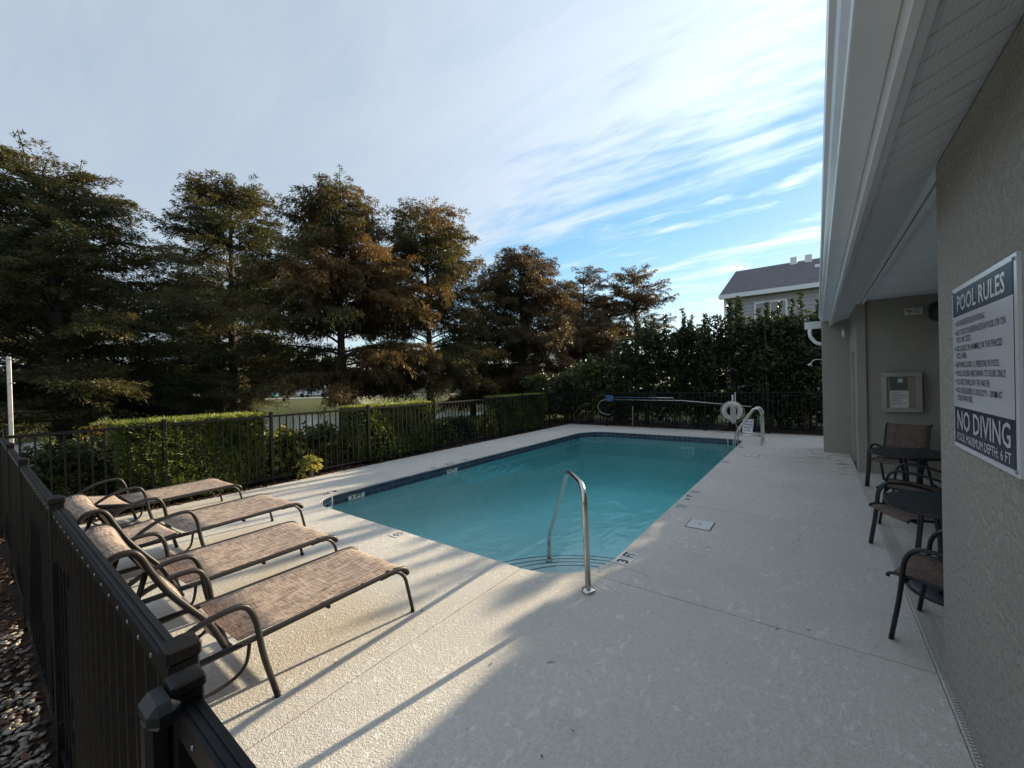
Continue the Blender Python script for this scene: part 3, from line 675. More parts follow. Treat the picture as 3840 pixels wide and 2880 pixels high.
# ================================================================== FENCES
def rot_mesh_cache(): pass
PK = {}
def fence(name, label, axis, c, a0, a1, posts, zt=1.275, spacing=.128, lead=True, skip=None, ztf=None, screws=False, side=1):
    """a run along axis ('x' or 'y') at constant c"""
    loc = (a0, c, 0) if axis == 'x' else (c, a0, 0)
    f = thing(name, loc, label, 'fence')
    def pt(a, o, z): return (a, c+o, z) if axis == 'x' else (c+o, a, z)
    def bx(m, a, b, o0, o1, z0, z1, bev=0.): return m.box(pt(a, o0, z0), pt(b, o1, z1), bev)
    if 'post' not in PK:
        PK['post'] = MB().box((-.0255, -.0255, -.05), (.0255, .0255, 1.325), .004).mesh('post', 'black')
        PK['cap'] = MB().box((-.029, -.029, 1.305), (.029, .029, 1.335), .004).add([(-.025, -.025, 1.335), (.025, -.025, 1.335), (.025, .025, 1.335), (-.025, .025, 1.335), (0, 0, 1.350)], [(0, 1, 4), (1, 2, 4), (2, 3, 4), (3, 0, 4)]).mesh('post_cap', 'black')
        PK['picket'] = MB().box((-.0095, -.0095, .05), (.0095, .0095, 1.245)).mesh('picket', 'black')
        PK['screw'] = MB().lathe([(.0055, 0), (.0055, .001), (.0035, .003), (0.0004, .0038)], 8).mesh('screw', 'screw')
    L = Vector(loc)
    for p in posts:
        o = link('post', PK['post'], f, Vector(pt(p, 0, 0))-L); link('post_cap', PK['cap'], o)
    ends = [a0]+[p for p in posts if a0 < p < a1]+[a1]
    for p, q in zip(ends, ends[1:]):
        if q-p < .2: continue
        pa, qa = p+.024, q-.024
        m = MB(); bx(m, pa, qa, -.019, .019, zt-.006, zt); bx(m, pa, qa, -.019, -.016, zt-.036, zt-.006); bx(m, pa, qa, .016, .019, zt-.036, zt-.006)
        bx(m, pa, qa, -.010, -.004, zt, zt+.003); bx(m, pa, qa, .004, .010, zt, zt+.003)
        rl = m.build('top_rail', 'black', f)
        m = MB(); bx(m, pa, qa, -.016, .016, .085, .118)
        m.build('bottom_rail', 'black', f)
        k = max(2, int(round((qa-pa)/spacing))); st_ = (qa-pa)/k
        for i in range(1, k):
            a = pa+i*st_
            link('picket', PK['picket'], f, Vector(pt(a, 0, 0))-L)
            if screws:
                s_ = link('screw', PK['screw'], rl, Vector(pt(a, -.0192, zt-.02))-L); s_.rotation_euler = (R(90), 0, 0)
    return f
NF = fence('fence', 'black picket fence behind the heads of the loungers, ending at the gate', 'x', .232, -8.2, -1.065, [-6.5, -4.94, -3.0, -1.065], zt=1.285, spacing=.112, screws=True)
NF.location.z = -.022; NF.rotation_euler = (0, .0044, .0025)
LF = fence('fence', 'long black picket fence along the pond side with hedges behind it', 'y', -8.2, .22, 14.45, [.22, 1.82, 3.38, 5.44, 7.46, 9.5, 11.5, 13.3, 14.45], zt=1.275)
FF = fence('fence', 'black picket fence under the tall shrubs at the end of the pool', 'x', 14.45, -8.2, .35, [-6.4, -4.7, -2.95, -1.2, .33], zt=1.265, spacing=.115)
# the gate: lower, nearer, swinging towards the camera side
gx, gy = -.992, .240
gt = thing('gate', (gx, gy, 0), 'black picket gate with latch in front of the loungers', 'gate')
MB().box((gx-.0235, gy-.0235, .06), (gx+.0235, gy+.0235, 1.238), .004).build('stile', 'black', gt)
MB().box((gx-.027, gy-.027, 1.222), (gx+.027, gy+.027, 1.246), .004).add([(gx-.023, gy-.023, 1.246), (gx+.023, gy-.023, 1.246), (gx+.023, gy+.023, 1.246), (gx-.023, gy+.023, 1.246), (gx, gy, 1.257)], [(0, 1, 4), (1, 2, 4), (2, 3, 4), (3, 0, 4)]).build('stile_cap', 'black', gt)
m = MB(); a_, b_ = gx+.024, .30; m.box((a_, gy-.019, 1.195), (b_, gy+.019, 1.201)); m.box((a_, gy-.019, 1.150), (b_, gy-.016, 1.195)); m.box((a_, gy+.016, 1.150), (b_, gy+.019, 1.195)); m.box((a_, gy-.010, 1.201), (b_, gy-.004, 1.204)); m.box((a_, gy+.004, 1.201), (b_, gy+.010, 1.204))
rl = m.build('top_rail', 'black', gt); MB().box((a_, gy-.016, .085), (b_, gy+.016, .118)).build('bottom_rail', 'black', gt)
for i in range(10):
    link('picket', PK['picket'], gt, (.11+i*.112, 0, -.06))
    sc_ = link('screw', PK['screw'], rl, (.11+i*.112, -.0192, 1.175)); sc_.rotation_euler = (R(90), 0, 0)
MB().box((.26, gy-.0235, .06), (.306, gy+.0235, 1.238), .004).build('stile', 'black', gt)
lb = MB().box((-1.035, .175, 1.185), (-.945, .225, 1.232), .015).build('latch_body', 'latch', gt)
MB().box((-1.045, .180, 1.06), (-.995, .222, 1.186), .010).build('latch_housing', 'latch', gt)
MB().box((-1.05, .178, .98), (-.96, .224, 1.05), .010).build('latch_striker', 'latch', gt)
MB().tube([(-1.02, .200, 1.048), (-1.02, .200, 1.062)], .008, 10).build('latch_pin', 'screw', gt)
pdl = thing('padlock', (-8.14, 9.5, .9), 'small metal lock hanging from a far fence post', 'padlock')
MB().box((-8.165, 9.47, .92), (-8.145, 9.53, .99), .004).build('lock_body', 'screw', pdl)
MB().tube(smooth_path([(-8.155, 9.48, .99), (-8.155, 9.485, 1.03), (-8.155, 9.5, 1.045), (-8.155, 9.515, 1.03), (-8.155, 9.52, .99)], 4), .004, 6).build('shackle', 'screw', pdl)
gp = thing('metal_post', (-10.35, .39, 0), 'tall bare galvanised post beyond the fence corner', 'post')
MB().box((-10.375, .365, -.2), (-10.325, .415, 2.40), .006).build('post', 'galv', gp)
for z in (1.98, 2.36): MB().tube([(-10.34, .40, z), (-10.29, .44, z)], .007, 6).build('bolt', 'screw', gp)

# ================================================================== LOUNGERS
def make_lounger(name, loc, label, back, arm_back, rz=0, sx=1.0, shared={}):
    """local frame: x across, y towards the foot; y=0 at the hinge"""
    g = thing(name, loc, label, 'sun lounger', 'sun loungers in a row along the near fence', rz)
    if 'side' not in shared:
        s = shared; h = .335
        prof = [(-.60, .375), (.02, .375), (1.02, .385), (1.12, .38), (1.17, .355), (1.185, .315)]
        foot = fillet([(0, .95, .37), (0, 1.10, .375), (0, 1.17, .30), (0, 1.235, .005)], .07, 5)
        s['side'] = MB().tube(fillet([(0, y, z) for y, z in prof], .05, 4), .0145, 8, .019).mesh('side_rail', 'bronze')
        s['foot_leg'] = MB().tube([p-Vector((0, .01, 0)) for p in foot], .0135, 8).mesh('leg', 'bronze')
        armp = fillet([(0, .20, .005), (0, .125, .30), (0, .10, .50), (0, .05, .605), (0, -.05, .61), (0, -.18, .59), (0, -.32, .52), (0, -.46, .385)], .10, 6)
        s['arm'] = MB().tube(armp, .0145, 10, .0165).mesh('armrest', 'bronze')
        s['rear_leg'] = MB().tube(smooth_path([(0, -.50, .375), (0, -.56, .25), (0, -.57, .12), (0, -.56, .005)], 4), .0135, 8).mesh('leg', 'bronze')
        rows = []
        for y, z in [(.03, .392), (.30, .390), (.60, .392), (.90, .398), (1.04, .402), (1.11, .392), (1.155, .366), (1.175, .335)]:
            rows.append([(x, y, z-.018*(1-(x/.322)**2) if y < 1.0 else z) for x in np.linspace(-.322, .322, 9)])
        s['seat'] = MB().sheet(rows, .003).mesh('seat_sling', 'sling')
        s['cross'] = MB().tube([(-.335, 0, 0), (.335, 0, 0)], .012, 8).mesh('cross_bar', 'bronze')
        s['endcurl'] = MB().tube([(-.345, 1.185, .318), (.345, 1.185, .318)], .012, 8).mesh('cross_bar', 'bronze')
        s['arc'] = MB().tube(smooth_path([(0, -.34, .365), (0, -.36, .27), (0, -.24, .19), (0, -.06, .17), (0, .06, .22), (0, .09, .35)], 5), .010, 7).mesh('glide_arc', 'bronze')
        s['foot'] = MB().lathe([(.017, 0), (.017, .018), (.014, .02)], 10).mesh('foot_cap', 'charcoal')
    s = shared
    for sgn in (-1, 1):
        link('side_rail', s['side'], g, (sgn*.345, 0, 0)); l1 = link('leg', s['foot_leg'], g, (sgn*.345, 0, 0)); link('foot_cap', s['foot'], l1, (0, 1.222, 0))
        a = link('armrest', s['arm'], g, (sgn*.385, 0, 0)); link('foot_cap', s['foot'], a, (0, .2, 0))
        l2 = link('leg', s['rear_leg'], g, (sgn*.345, 0, 0)); link('foot_cap', s['foot'], l2, (0, -.56, 0))
        link('glide_arc', s['arc'], g, (sgn*.31, 0, 0))
    for y, z in ((.0, .365), (.55, .345), (1.06, .36), (-.57, .10), (-.58, .375)): link('cross_bar', s['cross'], g, (0, y, z))
    link('cross_bar', s['endcurl'], g); link('seat_sling', s['seat'], g)
    bp = smooth_path([(0, y, z) for y, z in back], 5)
    for sgn in (-1, 1): MB().tube([p+Vector((sgn*.318, 0, 0)) for p in bp], .0135, 10, .016).build('back_frame', 'bronze', g, local=True)
    MB().tube([bp[-1]+Vector((-.318, 0, 0)), bp[-1]+Vector((.318, 0, 0))], .012, 8).build('back_frame', 'bronze', g, local=True)
    rows = []
    for i, p in enumerate(bp):
        t = (bp[min(i+1, len(bp)-1)]-bp[max(i-1, 0)]).normalized(); nrm = Vector((0, t.z, -t.y)); nrm = nrm if nrm.z > 0 or (nrm.z == 0 and nrm.y > 0) else -nrm
        rows.append([p+Vector((x, 0, 0))+nrm*(.010-.016*(1-(x/.312)**2)) for x in np.linspace(-.312, .312, 9)])
    if rows[0][0][1] > rows[-1][0][1]: rows = rows[::-1]
    MB().sheet(rows, .003).build('back_sling', 'sling', g, local=True)
    q = bp[len(bp)//2]
    for sgn in (-1, 1):
        br = MB().tube([q+Vector((sgn*.28, -.01, -.01)), (sgn*.28, q.y-.16+(.1 if q.z < .6 else -.02), .30 if q.z > .6 else .2)], .009, 7, .013).build('back_prop', 'bronze', g, local=True)
        y0 = q.y-.12; z0 = min(.42, q.z-.1)
        MB().prism([(0, 0), (.05, .0), (.05, -.035), (.035, -.02), (.022, -.05), (.0, -.05)], -.004, .004)
        hk = MB().add([(sgn*.28+dx, y0+a, z0+b) for dx in (-.005, .005) for a, b in ((0, .02), (.05, 0), (.06, -.05), (.045, -.03), (.03, -.045), (.0, -.02))], [(0, 1, 2, 3, 4, 5), (11, 10, 9, 8, 7, 6)]+[(i, (i+1) % 6+0, (i+1) % 6+6, i+6) for i in range(6)])
        hk.build('notch_plate', 'bronze', g, local=True)
    g.scale = (sx, 1, 1)
    return g
# raised back profile measured from the nearest lounger (hinge at y = .84)
RAISED = [(-.03, .385), (-.10, .55), (-.19, .68), (-.27, .80), (-.33, .92), (-.365, 1.0), (-.40, 1.035), (-.46, 1.03), (-.50, .99)]
FLAT = [(-.03, .395), (-.25, .37), (-.45, .375), (-.62, .395), (-.74, .40), (-.80, .375)]
LOW = [(-.03, .395), (-.20, .43), (-.40, .47), (-.58, .50), (-.70, .535), (-.76, .53), (-.80, .50)]
make_lounger('sun_lounger', (-2.93, .84, 0), 'brown sling sun lounger with raised back, nearest the gate', RAISED, 0, R(0), 1.0)
make_lounger('sun_lounger', (-4.04, .88, 0), 'brown sling sun lounger with raised back, second from the gate', RAISED, 0, R(1.0), 1.08)
make_lounger('sun_lounger', (-5.42, 1.21, 0), 'brown sling sun lounger lying flat between the raised ones and the hedge side one', FLAT, 0, R(3), 1.2)
make_lounger('sun_lounger', (-7.20, 1.18, 0), 'brown sling sun lounger with slightly lifted head beside the clipped hedge', LOW, 0, R(2), 1.18)

# ================================================================== POOL HOUSE
WX = .575; YE = 11.9; WN = 3.43
ph = thing('pool_house', (2.5, 4.5, 0), 'beige stucco pool house with white soffit, gutter and a shaded seating recess', 'building')
MB().box((WX, -3.5, -.1), (2.75, WN, 3.0), .02).build('wall', 'stucco', ph)
MB().box((.70, 9.6, -.1), (2.75, YE+.1, 3.12)).build('wall', 'stucco_fine', ph)
MB().box((WX, 9.55, -.1), (.70, 10.03, 3.10)).build('wall', 'stucco_fine', ph)
MB().box((WX, 10.9, -.1), (.70, 11.62, 3.05)).build('wall', 'stucco_fine', ph)
MB().box((WX, 10.03, 2.19), (.70, 10.9, 3.08)).build('wall', 'stucco_fine', ph)
MB().box((.66, 10.05, 0), (.69, 10.88, 2.18)).build('door', 'bldg', ph)
MB().box((2.7, WN-.05, -.1), (2.8, 9.7, 3.12)).build('wall', 'stucco_fine', ph)
MB().prism([(.10, 11.62), (.66, 11.62), (.66, 12.2), (.10, 12.2)], -.1, 2.98).build('pillar', 'stucco_fine', ph)
# soffit: ribbed vented panels between the fascia channel and the wall
sz = lambda x: 2.865+(x-.26)*(.135/.315)
m0 = MB()
PW = .30
def soffit_panel(y0, w_):
    m = MB(); xa, xb = .295, .585
    prof = [(0, 0), (.004, .010), (.012, .010), (.016, 0), (w_/2-.010, 0), (w_/2-.005, .009), (w_/2+.005, .009), (w_/2+.010, 0), (w_, 0)]
    V = []
    for a, d in prof: V += [(xa, y0+a, sz(xa)+d), (xb, y0+a, sz(xb)+d)]
    n_ = len(prof)
    m.add(V, [(2*i, 2*i+1, 2*i+3, 2*i+2) for i in range(n_-1)])
    return m
def perforated(name='soffit'):
    mt, t, b = new_mat('vented_vinyl'); setp(b, (.83, .84, .86), .45, 0, .4)
    v = coord(t); br = t.nodes.new('ShaderNodeTexVoronoi'); br.feature = 'F1'; br.inputs['Scale'].default_value = 1.; br.inputs['Randomness'].default_value = 0
    mp = t.nodes.new('ShaderNodeMapping'); mp.inputs['Scale'].default_value = (55, 95, 0); t.links.new(v, mp.inputs[0]); t.links.new(mp.outputs[0], br.inputs['Vector'])
    hole = mrange_t(t, br.outputs['Distance'], .22, .30)
    sx_ = t.nodes.new('ShaderNodeSeparateXYZ'); t.links.new(v, sx_.inputs[0])
    t.links.new(mixc(t, hole, (.70, .71, .73), (.83, .84, .86)), b.inputs['Base Color']); bump(t, b, hole, .1, .001); return mt
M['vented'] = perforated()
y = -2.0; pm = None
while y < YE-.05:
    if pm is None: pm = soffit_panel(0, PW-.002).mesh('soffit_panel', 'vented')
    link('soffit_panel', pm, ph, Vector((0, y, 0))-ph.location); y += PW
yl = YE
MB().box((.235, -2, 2.835), (.262, yl, 3.08)).build('fascia', 'gutter', ph)
m = MB(); m.add([(.262, a, 2.842) for a in (-2, yl)]+[(.300, a, 2.858) for a in (-2, yl)]+[(.300, a, 2.874) for a in (-2, yl)]+[(.262, a, 2.87) for a in (-2, yl)], [(0, 2, 3, 1), (2, 4, 5, 3)]); m.build('soffit_channel', 'gutter', ph)
gprof = [(.233, 3.10), (.233, 2.955), (.118, 2.95), (.112, 2.955), (.108, 2.985), (.085, 3.02), (.075, 3.045), (.055, 3.065), (.050, 3.10), (.062, 3.102)]
m = MB(); V = [(x, a, z) for x, z in gprof for a in (-2, yl)]
m.add(V, [(2*i, 2*i+1, 2*i+3, 2*i+2) for i in range(len(gprof)-1)]); m.add([(x, yl, z) for x, z in gprof[:-1]], [tuple(range(len(gprof)-1))])
m.build('gutter', 'gutter', ph)
# wall trim below the soffit and ceiling of the recess
MB().box((WX+.01, WN, 3.005), (WX+.055, 9.55, 3.03)).build('ceiling_trim', 'gutter', ph)
MB().box((WX+.07, WN, 3.0), (WX+.115, 9.55, 3.045)).build('ceiling_trim', 'gutter', ph)
for i in range(20):
    MB().box((WX+.116, WN+i*.306, 3.055), (2.75, WN+i*.306+.300, 3.08), .006).build('ceiling_panel', 'vinyl', ph)
MB().box((WX+.1, WN, 3.082), (2.75, 9.6, 3.10)).build('ceiling', 'vinyl', ph)
# roof above
m = MB(); ridge = 4.6
m.add([(.05, -4, 3.11), (.05, yl+.05, 3.11), (3.6, yl-3.0, ridge), (3.6, -4, ridge)], [(0, 3, 2, 1)]); m.add([(.05, yl+.05, 3.11), (7.0, yl+.05, 3.11), (3.6, yl-3.0, ridge)], [(0, 2, 1)])
m.add([(7.0, -4, 3.11), (7.0, yl+.05, 3.11), (3.6, yl-3.0, ridge), (3.6, -4, ridge)], [(0, 1, 2, 3)]); m.add([(.24, -4, 3.1), (7, -4, 3.1), (7, yl, 3.1), (.24, yl, 3.1)], [(0, 1, 2, 3)])
m.build('roof', 'shingle', ph)
# return gutter at the far end with its downspout elbow
rg = MB(); gp2 = [(11.90, 2.92), (11.93, 2.84), (12.02, 2.84), (12.02, 3.0)]
rg.add([(x, a, z) for a, z in [(11.86, 3.0), (11.885, 2.95), (11.93, 2.84), (12.03, 2.84), (12.03, 3.0)] for x in (-.22, .20)], [(2*i, 2*i+1, 2*i+3, 2*i+2) for i in range(4)])
rg.add([(-.22, a, z) for a, z in [(11.86, 3.0), (11.885, 2.95), (11.93, 2.84), (12.03, 2.84), (12.03, 3.0)]], [(0, 1, 2, 3, 4)])
rg.build('return_gutter', 'gutter', ph)
MB().tube(fillet([(-.12, 11.97, 2.84), (-.12, 11.97, 2.66), (.0, 11.97, 2.50), (.11, 11.97, 2.47)], .10, 5), .04, 10).build('downspout', 'gutter', ph)
# things on the walls
fl_ = thing('wall_lamp', (.5, 11.2, 2.6), 'round white wall lamp on a bracket beside the pillar', 'lamp')
m = MB().lathe([(.03, -.03), (.085, -.02), (.095, .0), (.085, .02), (.02, .03)], 18); m.v = [(.47+z, 11.2+x*.9, 2.63+y_) for x, y_, z in m.v]; m.build('lamp_head', 'lamp_glass', fl_)
MB().tube(fillet([(.575, 11.2, 2.66), (.53, 11.2, 2.56), (.48, 11.2, 2.53), (.47, 11.2, 2.58)], .03, 4), .008, 6).build('bracket', 'galv', fl_)
shw = thing('shower_head', (.10, 11.8, 2.1), 'small chrome outdoor shower head on the side of the pillar', 'shower')
MB().tube(smooth_path([(.10, 11.8, 2.10), (.0, 11.8, 2.11), (-.07, 11.8, 2.08), (-.10, 11.8, 2.03)], 4), .009, 8).build('pipe', 'steel', shw)
m = MB().lathe([(.012, .03), (.02, .01), (.055, -.03), (.05, -.035)], 14); m.v = [(-.115+x*.9+z*.5, 11.8+y_, 2.01+z-x*.4) for x, y_, z in m.v]; m.build('head', 'white', shw)
MB().lathe([(.02, 0), (.02, .02)], 10, (.085, 11.8, 2.09)).build('escutcheon', 'steel', shw)
nb = thing('notice_board', (1.14, 9.5, 1.1), 'locked glass notice board with papers on the back wall', 'notice board')
fw = .075
MB().box((.89, 9.49, 1.10), (1.39, 9.548, 1.77)).build('case', 'aluminium', nb)
for a, b in (((.885, 9.465, 1.095), (1.395, 9.492, 1.095+fw)), ((.885, 9.465, 1.775-fw), (1.395, 9.492, 1.775)), ((.885, 9.465, 1.095+fw), (.885+fw, 9.492, 1.775-fw)), ((1.395-fw, 9.465, 1.095+fw), (1.395, 9.492, 1.775-fw))):
    MB().box(a, b, .004).build('frame', 'aluminium', nb)
MB().box((.95, 9.484, 1.16), (1.33, 9.4895, 1.71)).build('cork_panel', 'cork', nb)
pp = MB().box((1.0, 9.480, 1.17), (1.23, 9.4835, 1.46)).build('paper', 'paper', nb)
pp2 = MB().box((1.0, 9.480, 1.47), (1.22, 9.4835, 1.69)).build('paper', 'grey_plastic', nb); pp2['label'] = 'dark printed notice with a pale square'
MB().box((1.10, 9.478, 1.60), (1.16, 9.4798, 1.665)).build('print', 'paper', pp2)
for i in range(9): MB().box((1.015, 9.4788, 1.43-i*.027), (1.015+.19*(.6+.4*((i*7) % 5)/4), 9.4798, 1.437-i*.027)).build('print', 'grey_plastic', pp)
MB().tube([(1.345, 9.466, 1.43), (1.345, 9.45, 1.43)], .008, 8).build('lock', 'screw', nb)
pl = thing('wall_plaque', (1.31, 9.54, 2.79), 'small pale plaque with a round emblem above the notice board', 'plaque')
MB().box((1.205, 9.538, 2.735), (1.425, 9.5495, 2.85), .002).build('plate', 'paper', pl)
m = MB().lathe([(.036, 0), (.036, .002)], 20); m.v = [(1.255+x*1.1, 9.5375-z, 2.793+y_) for x, y_, z in m.v]; m.build('emblem', 'lowleaf_plain' if 'lowleaf_plain' in M else 'bldg', pl)
for i in range(4): MB().box((1.31, 9.536, 2.825-i*.02), (1.40-.012*(i % 2), 9.5375, 2.832-i*.02)).build('print', 'grey_plastic', pl)
sp = thing('loudspeaker', (1.58, 9.4, 2.75), 'dark round loudspeaker high in the corner of the recess', 'speaker')
m = MB().lathe([(.05, -.16), (.12, -.12), (.135, 0), (.12, .12), (.05, .16)], 18); m.v = [(1.60+x, 9.40+y_*.8, 2.75+z) for x, y_, z in m.v]; m.build('cabinet', 'charcoal', sp)
MB().box((1.57, 9.45, 2.70), (1.63, 9.55, 2.80)).build('bracket', 'charcoal', sp)

# pool rules sign on the near wall
sg = thing('pool_rules_sign', (WX-.01, 2.62, 1.8), 'large white and navy pool rules sign on the near wall', 'sign')
ya, yb, za, zb = 3.045, 2.20, 1.408, 2.205      # ya is the far (left in view) edge
sxp = WX-.012
MB().box((sxp, yb, za), (WX+.001, ya, zb), .001).build('panel', 'signwhite', sg)
hb = MB().box((sxp-.0012, yb+.035, 2.062), (sxp+.0002, ya-.022, 2.182)).build('header_band', 'navy', sg)
fb = MB().box((sxp-.0012, yb+.035, 1.432), (sxp+.0002, ya-.022, 1.612)).build('footer_band', 'navy', sg)
MB().box((sxp-.001, yb+.026, 1.432), (sxp+.0002, yb+.031, 2.182)).build('border_line', 'navy', sg)
uu = (0, -1, 0); vv = (0, 0, 1)
def st(txt, yy, z, size, mat, width=None, bold=.02, pr=.0016, par=sg): return text_obj(txt, size, (sxp, yy, z), uu, vv, mat, par, width=width, bold=bold, proud=pr)
st('POOL RULES', ya-.095, 2.083, .108, 'signwhite', .64, .018, .0022, hb)
st('NO DIVING', ya-.065, 1.505, .132, 'signwhite', .70, .014, .0022, fb)
st('POOL MAXIMUM DEPTH:', ya-.065, 1.448, .056, 'signwhite', .575, .012, .0022, fb); st('6 FT', ya-.665, 1.448, .056, 'signwhite', .11, .012, .0022, fb)
lines = [('•', 'SHOWER BEFORE ENTERING.', 2.010, .43), ('•', 'NO FOOD OR BEVERAGES IN POOL OR ON', 1.966, .66), ('', 'POOL WET DECK.', 1.930, .24), ('•', 'NO GLASS OR ANIMALS IN THE FENCED', 1.887, .625), ('', 'POOL AREA.', 1.851, .165),
         ('•', 'BATHING LOAD 12 PERSONS IN POOL.', 1.808, .595), ('•', 'POOL HOURS ARE DAWN TO DUSK ONLY.', 1.766, .66), ('•', 'DO NOT SWALLOW THE WATER.', 1.724, .48), ('•', 'NO LIFEGUARD IS ON DUTY – SWIM AT', 1.682, .615), ('', 'YOUR OWN RISK.', 1.646, .25)]
for b_, tx, z, wd in lines:
    if b_: st('•', ya-.045, z, .045, 'navy', None, .02)
    st(tx, ya-.075, z, .040, 'navy', wd, .004)
for yy, z in ((ya-.02, zb-.02), (yb+.02, zb-.02), (ya-.02, za+.03), (yb+.02, za+.02)):
    m = MB().lathe([(.007, 0), (.007, .003), (.004, .005)], 10); m.v = [(sxp-q[2], yy+q[0], z+q[1]) for q in m.v]; m.build('screw', 'screw', sg)

# trench drain along the wall
dr = thing('trench_drain', (.60, 4.5, 0), 'narrow slotted trench drain running along the pool house', 'drain')
MB().box((.545, -2, -.09), (.665, 11.5, -.045)).build('channel', 'joint', dr)
MB().box((.545, -2, -.045), (.556, 11.5, -.001)).build('edge_strip', 'deck', dr); MB().box((.656, -2, -.045), (.667, 11.5, -.001)).build('edge_strip', 'deck', dr)
sm_ = MB().add([(.557, 0-.0072, -.02), (.655, .022-.0072, -.02), (.655, .022+.0072, -.02), (.557, .0072, -.02), (.557, -.0072, -.003), (.655, .022-.0072, -.003), (.655, .022+.0072, -.003), (.557, .0072, -.003)],
               [(0, 3, 2, 1), (4, 5, 6, 7), (0, 1, 5, 4), (1, 2, 6, 5), (2, 3, 7, 6), (3, 0, 4, 7)]).mesh('slat', 'deck')
for i in range(220): link('slat', sm_, dr, Vector((0, 1.9+i*.0235, 0))-dr.location)
far_s = MB()
for i in range(110):
    y = 1.9+(220+i)*.0235; far_s.box((.557, y-.007, -.02), (.655, y+.007, -.003))
tag(far_s.build('slats', 'deck', dr), kind='stuff')

# ================================================================== PATIO CHAIRS AND TABLES
def make_chair():
    g = thing('patio_chair', (0, 0, 0), '', 'chair', 'sling chairs in the shaded recess')
    for sgn in (-1, 1):
        armp = fillet([(sgn*.30, .345, .004), (sgn*.29, .30, .30), (sgn*.285, .275, .56), (sgn*.28, .22, .645), (sgn*.275, .05, .64), (sgn*.27, -.18, .58), (sgn*.265, -.28, .50)], .10, 6)
        MB().tube(armp, .014, 8, .028, up=(1, 0, 0)).build('armrest', 'charcoal', g)
        MB().tube(smooth_path([(sgn*.27, -.05, .43), (sgn*.275, -.20, .30), (sgn*.285, -.36, .004)], 4), .013, 8, .018, up=(1, 0, 0)).build('leg', 'charcoal', g)
    for sgn in (-1, 1):
        MB().tube(smooth_path([(sgn*.26, .37, .405), (sgn*.26, .33, .435), (sgn*.26, .10, .42), (sgn*.26, -.16, .395), (sgn*.26, -.25, .44), (sgn*.26, -.36, .72), (sgn*.26, -.42, .88), (sgn*.26, -.49, .93), (sgn*.26, -.55, .92)], 5), .011, 8).build('seat_frame', 'charcoal', g)
    rows = [[(x, y, z-.012*(1-(x/.25)**2)) for x in np.linspace(-.25, .25, 7)] for y, z in ((-.17, .402), (.0, .415), (.15, .425), (.30, .437), (.345, .43), (.372, .41))]
    MB().sheet(rows, .003).build('seat_sling', 'sling2', g)
    bp = smooth_path([(0, -.23, .43), (0, -.28, .52), (0, -.36, .72), (0, -.42, .88), (0, -.48, .93), (0, -.54, .925)], 4)[::-1]
    MB().sheet([[(x, p.y, p.z) for x in np.linspace(-.25, .25, 7)] for p in bp], .003).build('back_sling', 'sling2', g)
    for y, z in ((.28, .40), (-.20, .40)): MB().tube([(-.28, y, z), (.28, y, z)], .011, 8).build('stretcher', 'charcoal', g)
    return g
ch0 = make_chair()
def face(d): return math.atan2(d[1], d[0])-math.pi/2
specs = [((1.0, 8.62), (-.35, -.94), 'brown sling chair against the back wall under the notice board'),
         ((.97, 6.62), (-.97, .25), 'brown sling chair between the two round tables, turned to the farther one'),
         ((.86, 5.50), (-.90, -.43), 'brown sling chair behind the nearer round table, angled towards it'),
         ((.80, 3.84), (-.93, .36), 'brown sling chair closest to the stucco corner with the rules sign')]
for i, (p, d, lb) in enumerate(specs):
    c = ch0 if i == 0 else copy_tree(ch0)
    c.location = (p[0], p[1], 0); c.rotation_euler = (0, 0, face(d)); c['label'] = lb
def make_table():
    g = thing('round_table', (0, 0, 0), '', 'table', 'round slatted tables in the recess')
    r = .42; n_ = 9; wd = 2*r/n_
    for i in range(n_):
        y0 = -r+i*wd+.003; y1 = -r+(i+1)*wd-.003; poly = []
        for y in np.linspace(y0, y1, 4): poly.append((math.sqrt(max(r*r-y*y, .0009)), y))
        for y in np.linspace(y1, y0, 4): poly.append((-math.sqrt(max(r*r-y*y, .0009)), y))
        MB().prism(poly, .705, .722).build('slat', 'charcoal', g)
    MB().tube([(r*.985*math.cos(a), r*.985*math.sin(a), .70) for a in np.linspace(0, 2*math.pi, 33)[:-1]], .010, 6, .014, closed=True).build('rim', 'charcoal', g)
    for k in range(4):
        a = math.pi/4+k*math.pi/2; c_, s_ = math.cos(a), math.sin(a)
        MB().tube(smooth_path([(.15*c_, .15*s_, .70), (.10*c_, .10*s_, .45), (.10*c_, .10*s_, .25), (.17*c_, .17*s_, .03)], 4), .016, 8, .022).build('leg', 'charcoal', g)
    MB().lathe([(.29, .0), (.295, .012), (.25, .03), (.05, .045)], 28).build('base', 'charcoal', g)
    return g
t0 = make_table(); t0.location = (.985, 7.42, 0); t0.rotation_euler = (0, 0, R(70)); t0['label'] = 'dark round slatted table in front of the notice board chair'
t1 = copy_tree(t0); t1.location = (.86, 4.68, 0); t1.rotation_euler = (0, 0, R(5)); t1['label'] = 'dark round slatted table nearest the stucco corner'

